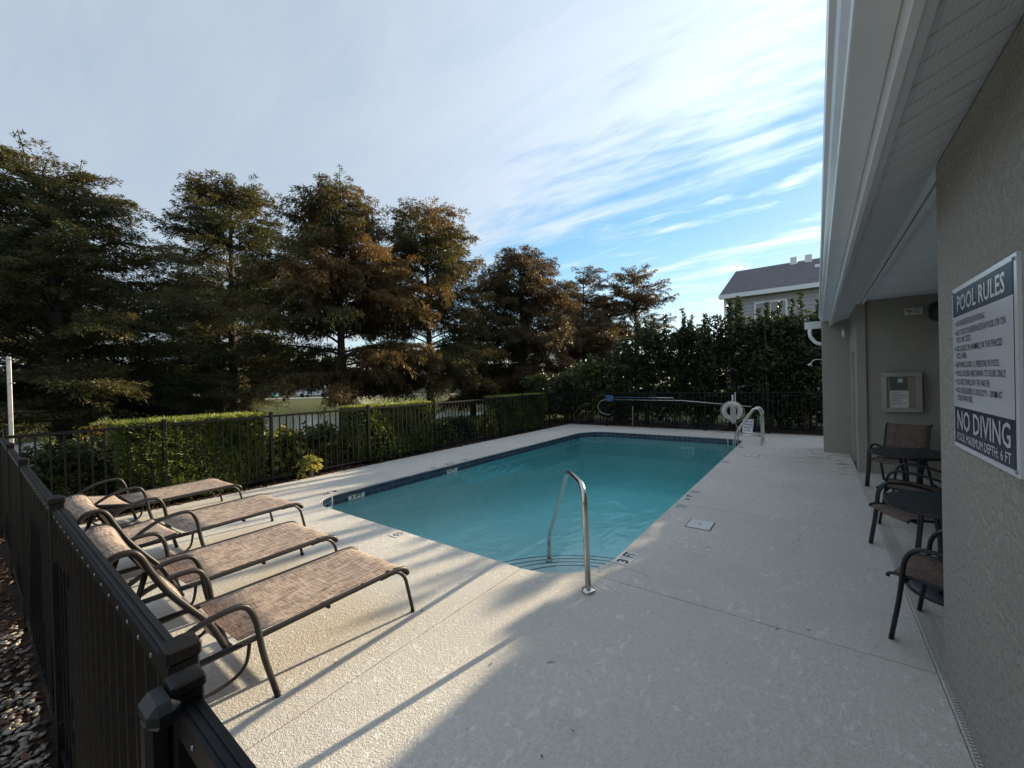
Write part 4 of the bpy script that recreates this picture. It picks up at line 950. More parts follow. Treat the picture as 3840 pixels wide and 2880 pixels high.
# ================================================================== THINGS ON THE FAR FENCE
rb = thing('ring_buoy', (-2.13, 14.2, .68), 'white ring buoy with rope hanging on a bracket at the far fence', 'life ring')
cR = (-2.13, 14.22, .68)
m = MB(); pts = [(cR[0]+.225*math.cos(a), cR[1], cR[2]+.225*math.sin(a)) for a in np.linspace(0, 2*math.pi, 37)[:-1]]
m.tube(pts, .078, 12, .06, closed=True, up=(0, 1, 0)).build('ring', 'buoy', rb)
for a in (35, 110, 205, 300):
    a = R(a); c_, s_ = math.cos(a), math.sin(a); p = Vector((cR[0]+.225*c_, cR[1], cR[2]+.225*s_)); d = Vector((c_, 0, s_)); tt = Vector((-s_, 0, c_))
    lp = [p+d*(.086*math.cos(b))+Vector((0, .070*math.sin(b), 0)) for b in np.linspace(0, 2*math.pi, 17)[:-1]]
    MB().tube(lp, .022, 4, .004, closed=True, up=tuple(tt)).build('strap', 'white', rb)
rp = []
for i in range(5):
    a0 = R(35+i*75); a1 = R(35+(i+1)*75)
    for t_ in np.linspace(0, 1, 8): a = a0+(a1-a0)*t_; rr = .315+.03*math.sin(math.pi*t_); rp.append((cR[0]+rr*math.cos(a), cR[1]-.02, cR[2]+rr*math.sin(a)-.03*math.sin(math.pi*t_)))
MB().tube(rp, .006, 5).build('grab_rope', 'rope', rb)
hk = thing('buoy_bracket', (-2.1, 14.3, .2), 'white upright bracket with rope coils behind the ring buoy', 'bracket')
MB().box((-2.15, 14.30, .28), (-2.10, 14.335, 1.18), .004).build('upright', 'white', hk); MB().tube([(-2.05, 14.31, .32), (-2.05, 14.31, 1.26)], .011, 8).build('upright', 'white', hk)
MB().tube(fillet([(-2.12, 14.31, .92), (-2.12, 14.14, .90), (-2.12, 14.12, .96)], .03, 4), .010, 8).build('hook', 'white', hk)
for k in range(6):
    x = -2.15+.022*k
    MB().tube(smooth_path([(x, 14.12, .90), (x-.01, 14.11, .6), (x+.006, 14.115, .34+.02*(k % 3)), (x+.02, 14.12, .6), (x+.012, 14.12, .90)], 5), .008, 6).build('rope_coil', 'rope', hk)
MB().tube(smooth_path([(-2.02, 14.13, .9), (-2.05, 14.12, .45), (-1.98, 14.10, .18), (-1.93, 14.05, .01), (-1.6, 14.0, .01)], 5), .007, 6).build('rope', 'rope', hk)
rs = thing('rescue_sign', (-1.72, 14.3, .2), 'small white sign reading rescue device is not a toy at the far fence', 'sign')
def rrect(x0, z0, x1, z1, r, y, n=4):
    P = []
    for cx, cz, a in ((x1-r, z1-r, 0), (x0+r, z1-r, 90), (x0+r, z0+r, 180), (x1-r, z0+r, 270)):
        for k in range(n+1): t_ = R(a+90*k/n); P.append((cx+r*math.cos(t_), y, cz+r*math.sin(t_)))
    return P
def tilt(p): 
    dx, dz = p[0]+1.72, p[2]-.02; c_, s_ = math.cos(R(-5)), math.sin(R(-5)); return (-1.72+dx*c_-dz*s_, p[1]+dz*.12, .02+dx*s_+dz*c_)
A = [tilt(p) for p in rrect(-1.86, .02, -1.58, .46, .03, 14.10)]; nA = len(A)
MB().add(A+[(x, y+.006, z) for x, y, z in A], [tuple(range(nA-1, -1, -1)), tuple(range(nA, 2*nA))]+[(i, (i+1) % nA, nA+(i+1) % nA, nA+i) for i in range(nA)]).build('panel', 'signwhite', rs)
B = [tilt(p) for p in rrect(-1.845, .035, -1.595, .445, .022, 14.0975)]
MB().tube(B, .003, 4, .001, closed=True, up=(0, 1, 0)).build('border_line', 'navy', rs)
ux = np.array(tilt((-.72, 14.1, .02)))-np.array(tilt((-1.72, 14.1, .02))); uz = np.array(tilt((-1.72, 14.1, 1.02)))-np.array(tilt((-1.72, 14.1, .02)))
for tx, z, wd in (('RESCUE', .355, .205), ('DEVICE', .265, .205), ('IS NOT', .175, .19), ('A TOY', .085, .16)):
    o_ = np.array(tilt((-1.72-wd/2, 14.0985, z))); text_obj(tx, .078, o_, tuple(ux), tuple(uz), 'navy', rs, width=wd, bold=.03, proud=.002)
sn = thing('leaf_skimmer', (-5.1, 14.3, 1.05), 'blue leaf skimmer net on a pole hooked on the far fence', 'pool net')
m = MB(); m.prism([(-6.32, .96), (-6.27, .95), (-6.06, .97), (-6.03, 1.07), (-6.06, 1.17), (-6.28, 1.19), (-6.33, 1.15)], 0, .03); m.v = [(x, 14.28+z, y_) for x, y_, z in m.v]; m.build('net_head', 'blue', sn)
MB().tube([(-6.04, 14.30, 1.095), (-4.72, 14.30, 1.09)], .013, 8).build('pole', 'blue', sn); MB().tube([(-4.74, 14.30, 1.09), (-3.9, 14.30, 1.085)], .016, 8).build('pole_sleeve', 'aluminium', sn)
lh = thing('shepherd_crook', (-4.2, 14.3, .95), 'long pale rescue pole with a looped hook along the far fence', 'rescue pole')
MB().tube([(-6.33, 14.33, 1.01), (-3.6, 14.33, .99), (-1.62, 14.33, .82)], .015, 8).build('pole', 'aluminium', lh)
MB().tube(smooth_path([(-6.33, 14.33, 1.01), (-6.55, 14.30, .95), (-6.66, 14.27, .76), (-6.58, 14.27, .56), (-6.38, 14.28, .47), (-6.2, 14.28, .45)], 6), .009, 7).build('hook', 'aluminium', lh)
for x in (-5.4, -4.6, -3.9): MB().tube([(x, 14.35, 1.06), (x, 14.30, .97), (x, 14.30, 1.03)], .006, 6).build('holder', 'aluminium', lh)
sk = thing('pale_stake', (-5.35, 14.3, 0), 'thin pale stake leaning against the far fence below the skimmer pole', 'stake')
MB().tube([(-5.33, 14.28, .01), (-5.36, 14.40, .78)], .014, 7).build('rod', 'cork', sk)
#PLANTS
# ================================================================== PLANTS
def rosettes(C, A, k, spread, L, W, tint, jit=.25):
    """k leaves round each axis A at each centre C"""
    n = len(C); A = unit(A); r = unit(rng.normal(size=(n, 3))); Uu = unit(np.cross(A, r)); Vv = np.cross(A, Uu)
    CC = np.repeat(C, k, 0); th = (np.tile(np.arange(k), n)*2*math.pi/k)+rng.normal(0, .3, n*k)
    sp_ = spread+rng.normal(0, jit, n*k)
    D = np.repeat(A, k, 0)*np.cos(sp_)[:, None]+(np.repeat(Uu, k, 0)*np.cos(th)[:, None]+np.repeat(Vv, k, 0)*np.sin(th)[:, None])*np.sin(sp_)[:, None]
    return CC, D, L*rng.uniform(.7, 1.2, n*k), W*rng.uniform(.8, 1.2, n*k), np.repeat(tint, k)+rng.normal(0, .07, n*k)
def clipped_hedge(y0, y1, label, dens=1.0, ll=.062, lw=.013, mat='podocarpus', x0=-9.0, x1=-8.23, h=1.30, tb=.45, ztop=.10):
    g = thing('clipped_hedge', ((x0+x1)/2, (y0+y1)/2, 0), label, 'hedge', 'clipped hedge blocks along the pond fence')
    Ls = []
    def face(n, f, ax):
        c = f(rng.uniform(size=(n, 3))); 
        cl = np.sin(c[:, 1]*5.1)*np.sin(c[:, 2]*6.3+c[:, 1]*2)*.12
        t = tb+.20+cl*1.4+rng.normal(0, .14, n); a = np.array(ax)[None]+rng.normal(0, .38, (n, 3)); Ls.append((c, a, t))
    ay = y1-y0; ax_ = x1-x0
    bulge = lambda c: np.sin(c[:, 1]*3.3+c[:, 2]*2.1)*.035
    def front(u): c = np.stack([x1-np.abs(u[:, 0]-.5)*.22, y0+u[:, 1]*ay, .04+u[:, 2]*(h-.06)], 1); c[:, 0] += bulge(c); return c
    face(int(1150*dens*ay), front, (1, 0, .45))
    face(int(620*dens*ay), lambda u: np.stack([x0+u[:, 0]*ax_, y0+u[:, 1]*ay, h-.10*u[:, 2]**2+.04*(u[:, 2] > .93)], 1), (0, 0, 1))
    face(int(420*dens), lambda u: np.stack([x0+u[:, 0]*ax_, y0+.12*u[:, 1], .04+u[:, 2]*(h-.06)], 1), (0, -1, .4))
    face(int(420*dens), lambda u: np.stack([x0+u[:, 0]*ax_, y1-.12*u[:, 1], .04+u[:, 2]*(h-.06)], 1), (0, 1, .4))
    face(int(500*dens*ay), lambda u: np.stack([x0+.1*u[:, 0], y0+u[:, 1]*ay, .04+u[:, 2]*(h-.06)], 1), (-1, 0, .4))
    C = np.concatenate([l[0] for l in Ls]); A = np.concatenate([l[1] for l in Ls]); T = np.concatenate([l[2] for l in Ls])
    c, d, L, W, t = rosettes(C, A, 8, 1.05, ll, lw, T)
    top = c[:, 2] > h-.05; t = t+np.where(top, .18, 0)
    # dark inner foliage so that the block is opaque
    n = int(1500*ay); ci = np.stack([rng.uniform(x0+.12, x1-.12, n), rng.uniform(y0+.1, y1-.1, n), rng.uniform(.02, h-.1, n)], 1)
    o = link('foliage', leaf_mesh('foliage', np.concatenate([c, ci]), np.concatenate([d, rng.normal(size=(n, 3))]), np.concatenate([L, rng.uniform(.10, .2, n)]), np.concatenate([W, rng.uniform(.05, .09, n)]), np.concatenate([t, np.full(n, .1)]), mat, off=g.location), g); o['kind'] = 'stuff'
    m = MB()
    for i in range(int(ay*4)):
        x, y = rng.uniform(x0+.15, x1-.15), rng.uniform(y0+.1, y1-.1); m.tube([(x, y, -.05), (x+rng.normal(0, .05), y+rng.normal(0, .05), h*.8)], [.012, .005], 5)
    tag(m.build('stems', 'stem', g), kind='stuff')
    return g
clipped_hedge(1.30, 3.30, 'clipped narrow leaved hedge block behind the lounger end of the pond fence', 1.0, .075, .015)
clipped_hedge(5.20, 7.45, 'clipped dense hedge block in the middle of the pond fence', 1.25, .045, .018, tb=.50)
clipped_hedge(10.45, 13.1, 'clipped hedge block farthest along the pond fence', 1.1, .042, .018, tb=.38)
def bush(name, x, y, rx, ry, h, label, mat, ll, lw, n, k=7, tb=.5, tvar=.2, group=None, kind_leaf=.95, yellow=0., z0=0):
    g = thing(name, (x, y, z0), label, 'bush', group)
    u = unit(rng.normal(size=(n, 3))); u[:, 2] = np.abs(u[:, 2]); rad = rng.uniform(.45, 1.0, n)**.5
    lump = 1+.16*np.sin(u[:, 0]*7+x*3)*np.sin(u[:, 1]*6+y)+rng.normal(0, .05, n)
    C = np.stack([x+u[:, 0]*rx*rad*lump, y+u[:, 1]*ry*rad*lump, z0+.04+np.minimum(u[:, 2]*1.25, 1)*h*rad*lump], 1)
    T = tb+rng.normal(0, tvar, n)+yellow*(rng.uniform(size=n) < .3)
    c, d, L, W, t = rosettes(C, u+np.array([0, 0, .5]), k, kind_leaf, ll, lw, T)
    o = link('foliage', leaf_mesh('foliage', c, d, L, W, t, mat, off=g.location), g); o['kind'] = 'stuff'
    m = MB()
    for i in range(9):
        a = rng.uniform(0, 6.28); m.tube(smooth_path([(x+.06*math.cos(a), y+.06*math.sin(a), z0-.05), (x+.3*rx*math.cos(a), y+.3*ry*math.sin(a), z0+h*.45), (x+.6*rx*math.cos(a), y+.6*ry*math.sin(a), z0+h*.8)], 3), .010, 5)
    tag(m.build('stems', 'stem', g), kind='stuff'); return g
bush('low_bush', -8.75, .78, .45, .58, .90, 'low dark green bush inside the fence corner beside the first hedge', 'lowleaf', .085, .034, 900, 6, .5)
bush('low_bush', -10.6, 1.1, .5, .55, .85, 'low dark bush outside the fence corner near the bare metal post', 'lowleaf', .085, .034, 700, 6, .45)
VG = 'variegated bushes between the clipped hedges'
bush('variegated_bush', -8.78, 3.85, .5, .48, .80, 'yellow variegated bush beside the narrow leaved hedge block', 'variegated', .085, .036, 800, 7, .52, .22, VG, yellow=.35)
bush('variegated_bush', -8.82, 4.65, .5, .55, .84, 'green variegated bush with dark leaves between two hedge blocks', 'variegated', .085, .036, 850, 7, .42, .18, VG)
bush('variegated_sprig', -8.12, 4.05, .16, .22, .36, 'small bright yellow sprig poking out under the pond fence', 'variegated', .085, .036, 60, 7, .9, .12, VG)
bush('variegated_bush', -8.85, 8.1, .5, .6, .62, 'low green bush just past the middle hedge block', 'variegated', .08, .034, 700, 7, .5, .2, VG)
bush('variegated_bush', -8.9, 9.1, .45, .55, .60, 'low dark bush behind the fence post with the lock', 'lowleaf', .08, .034, 600, 7, .5, .2, VG)
bush('variegated_bush', -8.55, 10.05, .26, .38, .72, 'yellow green bush leaning against the farthest hedge block', 'variegated', .08, .034, 420, 7, .75, .14, VG)
for i, (x, y, rx, h, lb) in enumerate(((-26.5, -1.6, 1.1, .9, 'yellowing shrub on the pond bank left of the metal post'), (-28.5, 3.6, 1.2, 1.0, 'yellow green shrub across the pond beside the thick trunk'), (-33, 8.6, 1.6, 1.1, 'yellowing shrub across the pond behind the first hedge block'), (-36, 12.6, 1.4, .9, 'low yellow shrub on the far pond bank between two trunks'))):
    bush('bank_shrub', x, y, rx, rx, h, lb, 'yellowleaf', .16, .06, 700, 6, .5, .25, 'yellowing shrubs on the far pond bank', z0=float(ground_z(np.array([x]), np.array([y]))[0]))

# ---- bald cypress trees
def trunk_path(b, top, lean=.15):
    n = 9; P = []
    for i in range(n):
        t = i/(n-1); P.append(Vector((b[0]+lean*math.sin(t*3+b[1])*t, b[1]+lean*math.cos(t*2.3+b[0])*t, b[2]+(top-b[2])*t)))
    return P
def cypress(x, y, ztop, prof, label, mat, tr=.22, zb=None, n_limb=46, leaves=70, droop=.7, up=.15, seed=1, size=(.150, .046), gap=1.0, spires=None, tb=.45, side=None, clump=.55, skew=(0, 0), inner=.22, dens=1.0, group='bald cypress trees round the pond'):
    """prof: [(height fraction, crown radius)]; limbs carry plumes: short drooping sprays with a curtain of small leaves"""
    global rng
    keep = rng; rng = np.random.default_rng(seed); n_limb = int(n_limb*1.5); gap = gap*1.75
    z0 = float(ground_z(np.array([x]), np.array([y]))[0]) if zb is None else zb
    g = thing('cypress_tree', (x, y, z0), label, 'tree', group)
    P = trunk_path((x, y, z0-.2), ztop-.25); n = len(P)
    rad = [tr*(1.35 if i == 0 else 1)*(1-.93*(i/(n-1))**1.1)+.012 for i in range(n)]
    MB().tube(P, rad, 10).build('trunk', 'bark', g)
    H = ztop-z0; lm = MB(); B = []; A_ = []; Ln = []; ts = []
    pz = [p[0] for p in prof]; pr_ = [p[1] for p in prof]
    fz = np.sort(rng.uniform(pz[0], .985, n_limb)); ga = rng.uniform(0, 6.28)
    def plume(p, az, el, ln, t_): B.append(tuple(p)); A_.append((math.cos(az)*math.cos(el), math.sin(az)*math.cos(el), math.sin(el))); Ln.append(ln); ts.append(t_)
    for i, f_ in enumerate(fz):
        az = ga+i*2.39996+rng.normal(0, .35); r_ = np.interp(f_, pz, pr_)*rng.uniform(.62, 1.10)
        zz_ = z0+H*f_; k = min(n-1.001, max(0, (zz_-P[0].z)/(P[-1].z-P[0].z)*(n-1))); b = P[int(k)].lerp(P[int(k)+1], k-int(k))
        rise = r_*(up+.55*max(0, f_-.30))
        e = Vector((b.x+math.cos(az)*r_*.86+skew[0]*r_*.3, b.y+math.sin(az)*r_*.86+skew[1]*r_*.3, b.z+rise-(.20*r_ if f_ < .35 else 0)))
        mid = b.lerp(e, .5)+Vector((0, 0, .08*r_))
        pth = smooth_path([b, mid, e], 4)
        lm.tube(pth, list(np.linspace(.018+.009*r_, .007, len(pth))), 5)
        tl = tb+rng.normal(0, .16)
        m_ = max(2, int(r_/.24*gap))
        for j in range(m_):
            t = inner+(1-inner)*(j+rng.uniform(.1, .9))/m_; p = pth[min(len(pth)-1, int(t*(len(pth)-1)+.5))]
            da = rng.normal(0, .75)*(1.15-t*.5); p = Vector(p)+Vector(rng.normal(0, .09, 3))
            plume(p, az+da, rng.normal(.15+.35*max(0, f_-.4), .22), rng.uniform(.55, 1.1)*clump*2.0*(.75+.35*(1-f_)), tl+rng.normal(0, .10)+.15*(t-.5))
    for sx, sy, sz in (spires or []):
        lm.tube([(x+sx*.5, y+sy*.5, sz-1.9), (x+sx, y+sy, sz)], [.03, .008], 5)
        for q in range(16):
            zq = sz-q*.14; plume((x+sx+rng.normal(0, .02), y+sy+rng.normal(0, .02), zq-.15), rng.uniform(0, 6.28), .75 if q < 4 else .35, .16+.035*q, tb-.22+rng.normal(0, .08))
    B = np.array(B); A_ = np.array(A_); Ln = np.array(Ln); ts = np.array(ts)
    if side is not None:                                    # golden light on the crown's sunny side painted into the autumn leaf tint
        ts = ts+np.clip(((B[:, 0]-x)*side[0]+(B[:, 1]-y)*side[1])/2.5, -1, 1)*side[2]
    tag(lm.build('limbs', 'limb', g), kind='stuff')
    k_ = np.maximum(10, (leaves*1.15*dens*(Ln/1.0)**1.2).astype(int)); idx = np.repeat(np.arange(len(B)), k_); N_ = len(idx)
    s_ = rng.uniform(0, 1, N_)**.8; ln = Ln[idx]; ax = A_[idx]
    sidev = unit(np.cross(ax, np.array([0, 0, 1.])+1e-6))
    pos = B[idx]+ax*(s_*ln)[:, None]; pos[:, 2] -= droop*.34*ln*s_**2.2
    wlat = (.26*np.sin(np.pi*np.clip(s_*.9+.08, 0, 1))**.7+.03)*ln
    lat = rng.uniform(-1, 1, N_); pos += sidev*(lat*wlat)[:, None]
    hang = np.abs(rng.normal(0, .5, N_))*(.07+.17*droop)*ln*(1-.4*np.abs(lat)); pos[:, 2] -= hang
    pos += rng.normal(0, .018, (N_, 3))
    D = ax*.55+sidev*(lat*.65)[:, None]; D[:, 2] -= droop*(.35+.9*np.minimum(1, hang/.2))*.8; D += rng.normal(0, .28, (N_, 3))
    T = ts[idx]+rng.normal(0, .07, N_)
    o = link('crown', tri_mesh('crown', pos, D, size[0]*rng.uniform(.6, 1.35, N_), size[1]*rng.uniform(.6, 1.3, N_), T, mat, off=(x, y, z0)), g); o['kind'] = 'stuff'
    rng = keep; return g
CONE = [(.17, 3.9), (.28, 4.3), (.45, 3.8), (.62, 2.9), (.80, 1.8), (.93, .8), (1, .2)]
DOME = [(.15, 3.3), (.3, 3.5), (.55, 3.1), (.75, 2.7), (.88, 2.0), (.96, 1.1), (1, .4)]
WIDE = [(.15, 4.4), (.35, 5.0), (.55, 4.6), (.72, 3.6), (.86, 2.2), (.95, 1.1), (1, .3)]
cypress(-18.3, 1.62, 8.7, [(.19, 4.4), (.35, 4.9), (.52, 4.3), (.68, 3.1), (.82, 1.9), (.94, 1.0), (1, .3)], 'largest dark cypress with wide crown at the near pond bank', 'cyp_green', .27, n_limb=78, leaves=75, seed=11, tb=.42, spires=[(.5, .6, 8.9), (-.4, -.6, 9.6), (.3, -1.6, 9.1)], clump=.58, skew=(.1, .1), droop=.6, gap=1.15, size=(.105, .034), dens=1.75)
cypress(-21.7, 7.4, 11.4, [(.16, 3.0), (.3, 3.3), (.5, 3.1), (.7, 2.6), (.85, 1.9), (.94, 1.1), (1, .3)], 'dark green cypress with several tops between the widest tree and the rusty one', 'cyp_green', .22, n_limb=66, leaves=70, seed=12, tb=.38, spires=[(-1.9, -1.4, 11.2), (-1.1, -.8, 11.1), (.0, .1, 11.6), (1.5, 1.1, 10.9), (.7, .5, 11.0)], clump=.55, gap=1.1)
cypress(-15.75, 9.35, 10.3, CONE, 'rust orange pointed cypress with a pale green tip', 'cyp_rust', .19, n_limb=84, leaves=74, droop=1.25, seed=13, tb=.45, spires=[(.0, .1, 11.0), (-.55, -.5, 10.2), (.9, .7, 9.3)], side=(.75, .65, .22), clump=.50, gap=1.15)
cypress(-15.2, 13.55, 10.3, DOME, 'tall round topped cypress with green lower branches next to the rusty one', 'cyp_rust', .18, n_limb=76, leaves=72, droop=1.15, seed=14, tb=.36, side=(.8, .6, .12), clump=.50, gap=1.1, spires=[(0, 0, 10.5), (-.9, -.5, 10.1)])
cypress(-16.4, 18.0, 6.0, [(.12, 2.6), (.4, 2.3), (.7, 1.5), (1, .3)], 'short dark cypress half hidden behind the round topped one', 'cyp_green', .14, n_limb=40, leaves=70, droop=.9, seed=15, tb=.45, clump=.5)
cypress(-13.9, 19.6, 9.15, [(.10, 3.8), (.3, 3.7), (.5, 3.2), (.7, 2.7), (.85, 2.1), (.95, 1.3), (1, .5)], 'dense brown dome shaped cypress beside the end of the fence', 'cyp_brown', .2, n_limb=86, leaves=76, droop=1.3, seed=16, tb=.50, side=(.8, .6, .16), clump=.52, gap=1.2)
cypress(-14.6, 29.0, 10.3, [(.2, 3.0), (.4, 3.4), (.6, 2.9), (.8, 2.0), (.93, 1.1), (1, .4)], 'pale sparse cypress far behind the tall shrubs', 'cyp_brown', .16, n_limb=50, leaves=60, droop=.6, seed=17, tb=.45, clump=.62, up=.3, dens=1.2)
cypress(-11.4, 31.5, 10.0, [(.2, 3.0), (.4, 3.3), (.6, 2.9), (.8, 2.1), (.93, 1.2), (1, .4)], 'second pale cypress far behind the tall shrubs, nearer the house', 'cyp_brown', .16, n_limb=46, leaves=56, droop=.6, seed=18, tb=.5, clump=.62, up=.3, dens=1.2)
cypress(-12.6, 25.5, 6.6, [(.1, 2.6), (.4, 2.8), (.7, 2.1), (1, .4)], 'lower brown cypress in front of the two pale ones', 'cyp_brown', .15, n_limb=44, leaves=64, droop=.8, seed=19, tb=.5, clump=.6)
cypress(-27.5, -3.5, 9.5, WIDE, 'dark cypress at the left edge beyond the metal post', 'cyp_green', .25, n_limb=56, leaves=60, seed=20, tb=.4, clump=.65, zb=-.4)
cypress(-33.5, 10.5, 11.0, [(.12, 4.2), (.35, 4.4), (.6, 3.6), (.85, 2.0), (1, .4)], 'dark cypress on the far bank seen between the front trees', 'cyp_green', .24, n_limb=54, leaves=56, seed=21, tb=.42, clump=.7, zb=-.7)
cypress(-31.5, 2.5, 10.0, [(.12, 4.0), (.35, 4.2), (.6, 3.4), (.85, 2.0), (1, .4)], 'dark cypress on the far bank behind the widest tree', 'cyp_green', .24, n_limb=50, leaves=56, seed=22, tb=.45, clump=.7, zb=-.7)

# ---- tall shrubs behind the far fence
def tall_shrub(x, y, h, wd, label, seed, tb=.42, shoots=4, mat='shrubleaf', n=900, low=.25, wy=.75, ll=.13, lw=.055):
    global rng
    keep = rng; rng = np.random.default_rng(seed)
    g = thing('tall_shrub', (x, y, 0), label, 'shrub', 'tall shrubs screening the end of the pool')
    sm = MB(); C = []; A = []; T = []
    for i in range(9):
        a = rng.uniform(0, 6.28); r = rng.uniform(.1, .5)*wd
        p = smooth_path([(x+.12*math.cos(a), y+.12*math.sin(a), -.05), (x+r*.5*math.cos(a), y+r*.5*wy*math.sin(a), h*.45), (x+r*math.cos(a), y+r*wy*math.sin(a), h*.86)], 4)
        sm.tube(p, list(np.linspace(.026, .009, len(p))), 5)
    # body: lumps of foliage over the whole height
    nl_ = 44; n = int(n*1.35); h = h*.96
    lc = np.stack([x+rng.normal(0, .40, nl_)*wd, y+rng.normal(0, .36, nl_)*wy, low+(h*.87-low)*rng.uniform(0, 1, nl_)**.85], 1)
    for c in lc:
        k = n//nl_; u = unit(rng.normal(size=(k, 3))); C.append(c+u*np.array([.42, .38, .34])*rng.uniform(.5, 1.05, (k, 1))); A.append(u+np.array([0, -.15, .55])); T.append(np.full(k, tb+rng.normal(0, .10)))
    for i in range(shoots+1):
        sx = x+rng.uniform(-.45, .45)*wd; sy = y+rng.normal(0, .12); hs = h*rng.uniform(.95, 1.07); ln = rng.uniform(.6, 1.0)
        sm.tube([(sx, sy, hs-ln-.5), (sx, sy, hs)], [.016, .006], 5)
        k = int(ln/.05); zz_ = np.linspace(hs-ln, hs, k); C.append(np.stack([np.full(k, sx)+rng.normal(0, .03, k), np.full(k, sy)+rng.normal(0, .03, k), zz_], 1)); A.append(np.tile([0, 0, 1.], (k, 1))); T.append(np.full(k, tb+.08))
    C = np.concatenate(C); A = np.concatenate(A); T = np.concatenate(T)+rng.normal(0, .12, len(C))
    c, d, L, W, t = rosettes(C, A, 6, .85, ll, lw, T)
    o = link('foliage', leaf_mesh('foliage', c, d, L, W, t, mat, off=(x, y, 0)), g); o['kind'] = 'stuff'
    tag(sm.build('stems', 'stem', g), kind='stuff'); rng = keep; return g
TS_ = [(-8.6, 15.6, 2.0, 1.2, 'low bushy green shrub at the corner where the two fences meet', .55, 2, 700), (-7.6, 15.5, 2.75, 1.2, 'bright yellow green shrub left of the blue skimmer net', .80, 3, 1000), (-6.5, 15.6, 3.0, 1.3, 'light green shrub above the blue skimmer net', .62, 3, 1100),
       (-5.3, 15.9, 4.05, 1.3, 'tall dark shrub with upright shoots right of the blue net', .38, 4, 1200), (-4.2, 15.8, 4.15, 1.2, 'tall dark shrub with two pointed shoots against the sky', .36, 3, 1200), (-3.35, 15.7, 4.0, 1.0, 'narrow dark shrub beside a bright sky gap', .38, 3, 1000),
       (-2.35, 15.9, 4.4, 1.25, 'tall shrub in front of the left corner of the house', .40, 4, 1250), (-1.3, 15.7, 4.15, 1.3, 'shrub with a sunlit yellow green top under the house window', .50, 3, 1250), (-.25, 15.9, 4.3, 1.2, 'tall shrub with upright shoots next to the white gutter', .42, 4, 1700), (.75, 15.8, 4.15, 1.3, 'dark shrub partly hidden behind the pillar', .38, 3, 1900)]
for i, (x, y, h, wd, lb, tb, sh, n_) in enumerate(TS_): tall_shrub(x, y, h, wd, lb, 40+i, tb, sh, n=n_)
tall_shrub(-10.2, 16.2, 2.2, 1.3, 'rounded green shrub beyond the fence corner under the brown cypress', 60, .5, 1, n=700)
tall_shrub(-1.0, 16.9, 3.4, 1.6, 'dark shrub filling behind the house side shrubs', 61, .3, 1, n=900)
tall_shrub(-3.6, 16.9, 3.2, 1.8, 'dark shrub filling behind the middle shrubs', 62, .3, 1, n=900)
tall_shrub(-6.2, 16.9, 2.5, 1.8, 'dark shrub filling behind the light green shrubs', 63, .3, 1, n=800)

# ---- stones, chips, leaf litter
def ico():
    t = (1+5**.5)/2; v = unit(np.array([(-1, t, 0), (1, t, 0), (-1, -t, 0), (1, -t, 0), (0, -1, t), (0, 1, t), (0, -1, -t), (0, 1, -t), (t, 0, -1), (t, 0, 1), (-t, 0, -1), (-t, 0, 1)], float))
    f = np.array([(0, 11, 5), (0, 5, 1), (0, 1, 7), (0, 7, 10), (0, 10, 11), (1, 5, 9), (5, 11, 4), (11, 10, 2), (10, 7, 6), (7, 1, 8), (3, 9, 4), (3, 4, 2), (3, 2, 6), (3, 6, 8), (3, 8, 9), (4, 9, 5), (2, 4, 11), (6, 2, 10), (8, 6, 7), (9, 8, 1)])
    return v, f
def stones(name, X, Y, Z, S, mat='stone'):
    v, f = ico(); n = len(X); a = rng.uniform(0, 6.28, n); sx, sy, sz = S*rng.uniform(.8, 1.5, n), S*rng.uniform(.6, 1., n), S*rng.uniform(.35, .6, n)
    q = v[None]*(1+rng.normal(0, .10, (n, 12, 1))); x = q[:, :, 0]*sx[:, None]; y = q[:, :, 1]*sy[:, None]; z = q[:, :, 2]*sz[:, None]
    V = np.stack([X[:, None]+x*np.cos(a)[:, None]-y*np.sin(a)[:, None], Y[:, None]+x*np.sin(a)[:, None]+y*np.cos(a)[:, None], Z[:, None]+z], 2).reshape(-1, 3)
    Fs = (f[None]+12*np.arange(n)[:, None, None]).reshape(-1, 3); me = bpy.data.meshes.new(name); m_ = len(Fs)
    me.vertices.add(len(V)); me.vertices.foreach_set('co', V.astype('f').ravel()); me.loops.add(3*m_); me.loops.foreach_set('vertex_index', Fs.astype('i').ravel())
    me.polygons.add(m_); me.polygons.foreach_set('loop_start', np.arange(0, 3*m_, 3, dtype='i')); at_ = me.attributes.new('tint', 'FLOAT', 'FACE'); at_.data.foreach_set('value', np.repeat(np.clip(rng.normal(.55, .22, n), 0, 1), 20).astype('f'))
    me.polygons.foreach_set('use_smooth', np.ones(m_, bool)); me.materials.append(M[mat]); me.update(calc_edges=True); return tag(link(name, me), kind='stuff')
n = 3600; X = rng.uniform(-5.2, -1.2, n); Y = rng.uniform(-.75, .20, n)
keep = (rng.uniform(size=n) < np.clip(1.25-np.abs(X+3.1)*.55+.4*np.sin(X*5)*np.sin(Y*9), .05, 1)); X, Y = X[keep], Y[keep]
stones('gravel', X, Y, np.full(len(X), -.016), rng.uniform(.010, .024, len(X)))
X = rng.uniform(-36, -22, 260); Y = X*.12+1.0+rng.normal(0, 2.2, 260); keep = (ground_z(X, Y) > -.95); X, Y = X[keep], Y[keep]
stones('bank_rocks', X, Y, ground_z(X, Y), rng.uniform(.06, .16, len(X)))
def litter(name, n, f, L, W, mat, label=None):
    C = f(n); D = rng.normal(size=(n, 3)); D[:, 2] *= .25
    return tag(link(name, leaf_mesh(name, C, D, rng.uniform(.5, 1.4, n)*L, rng.uniform(.5, 1.4, n)*W, rng.uniform(0, 1, n), mat)), kind='stuff')
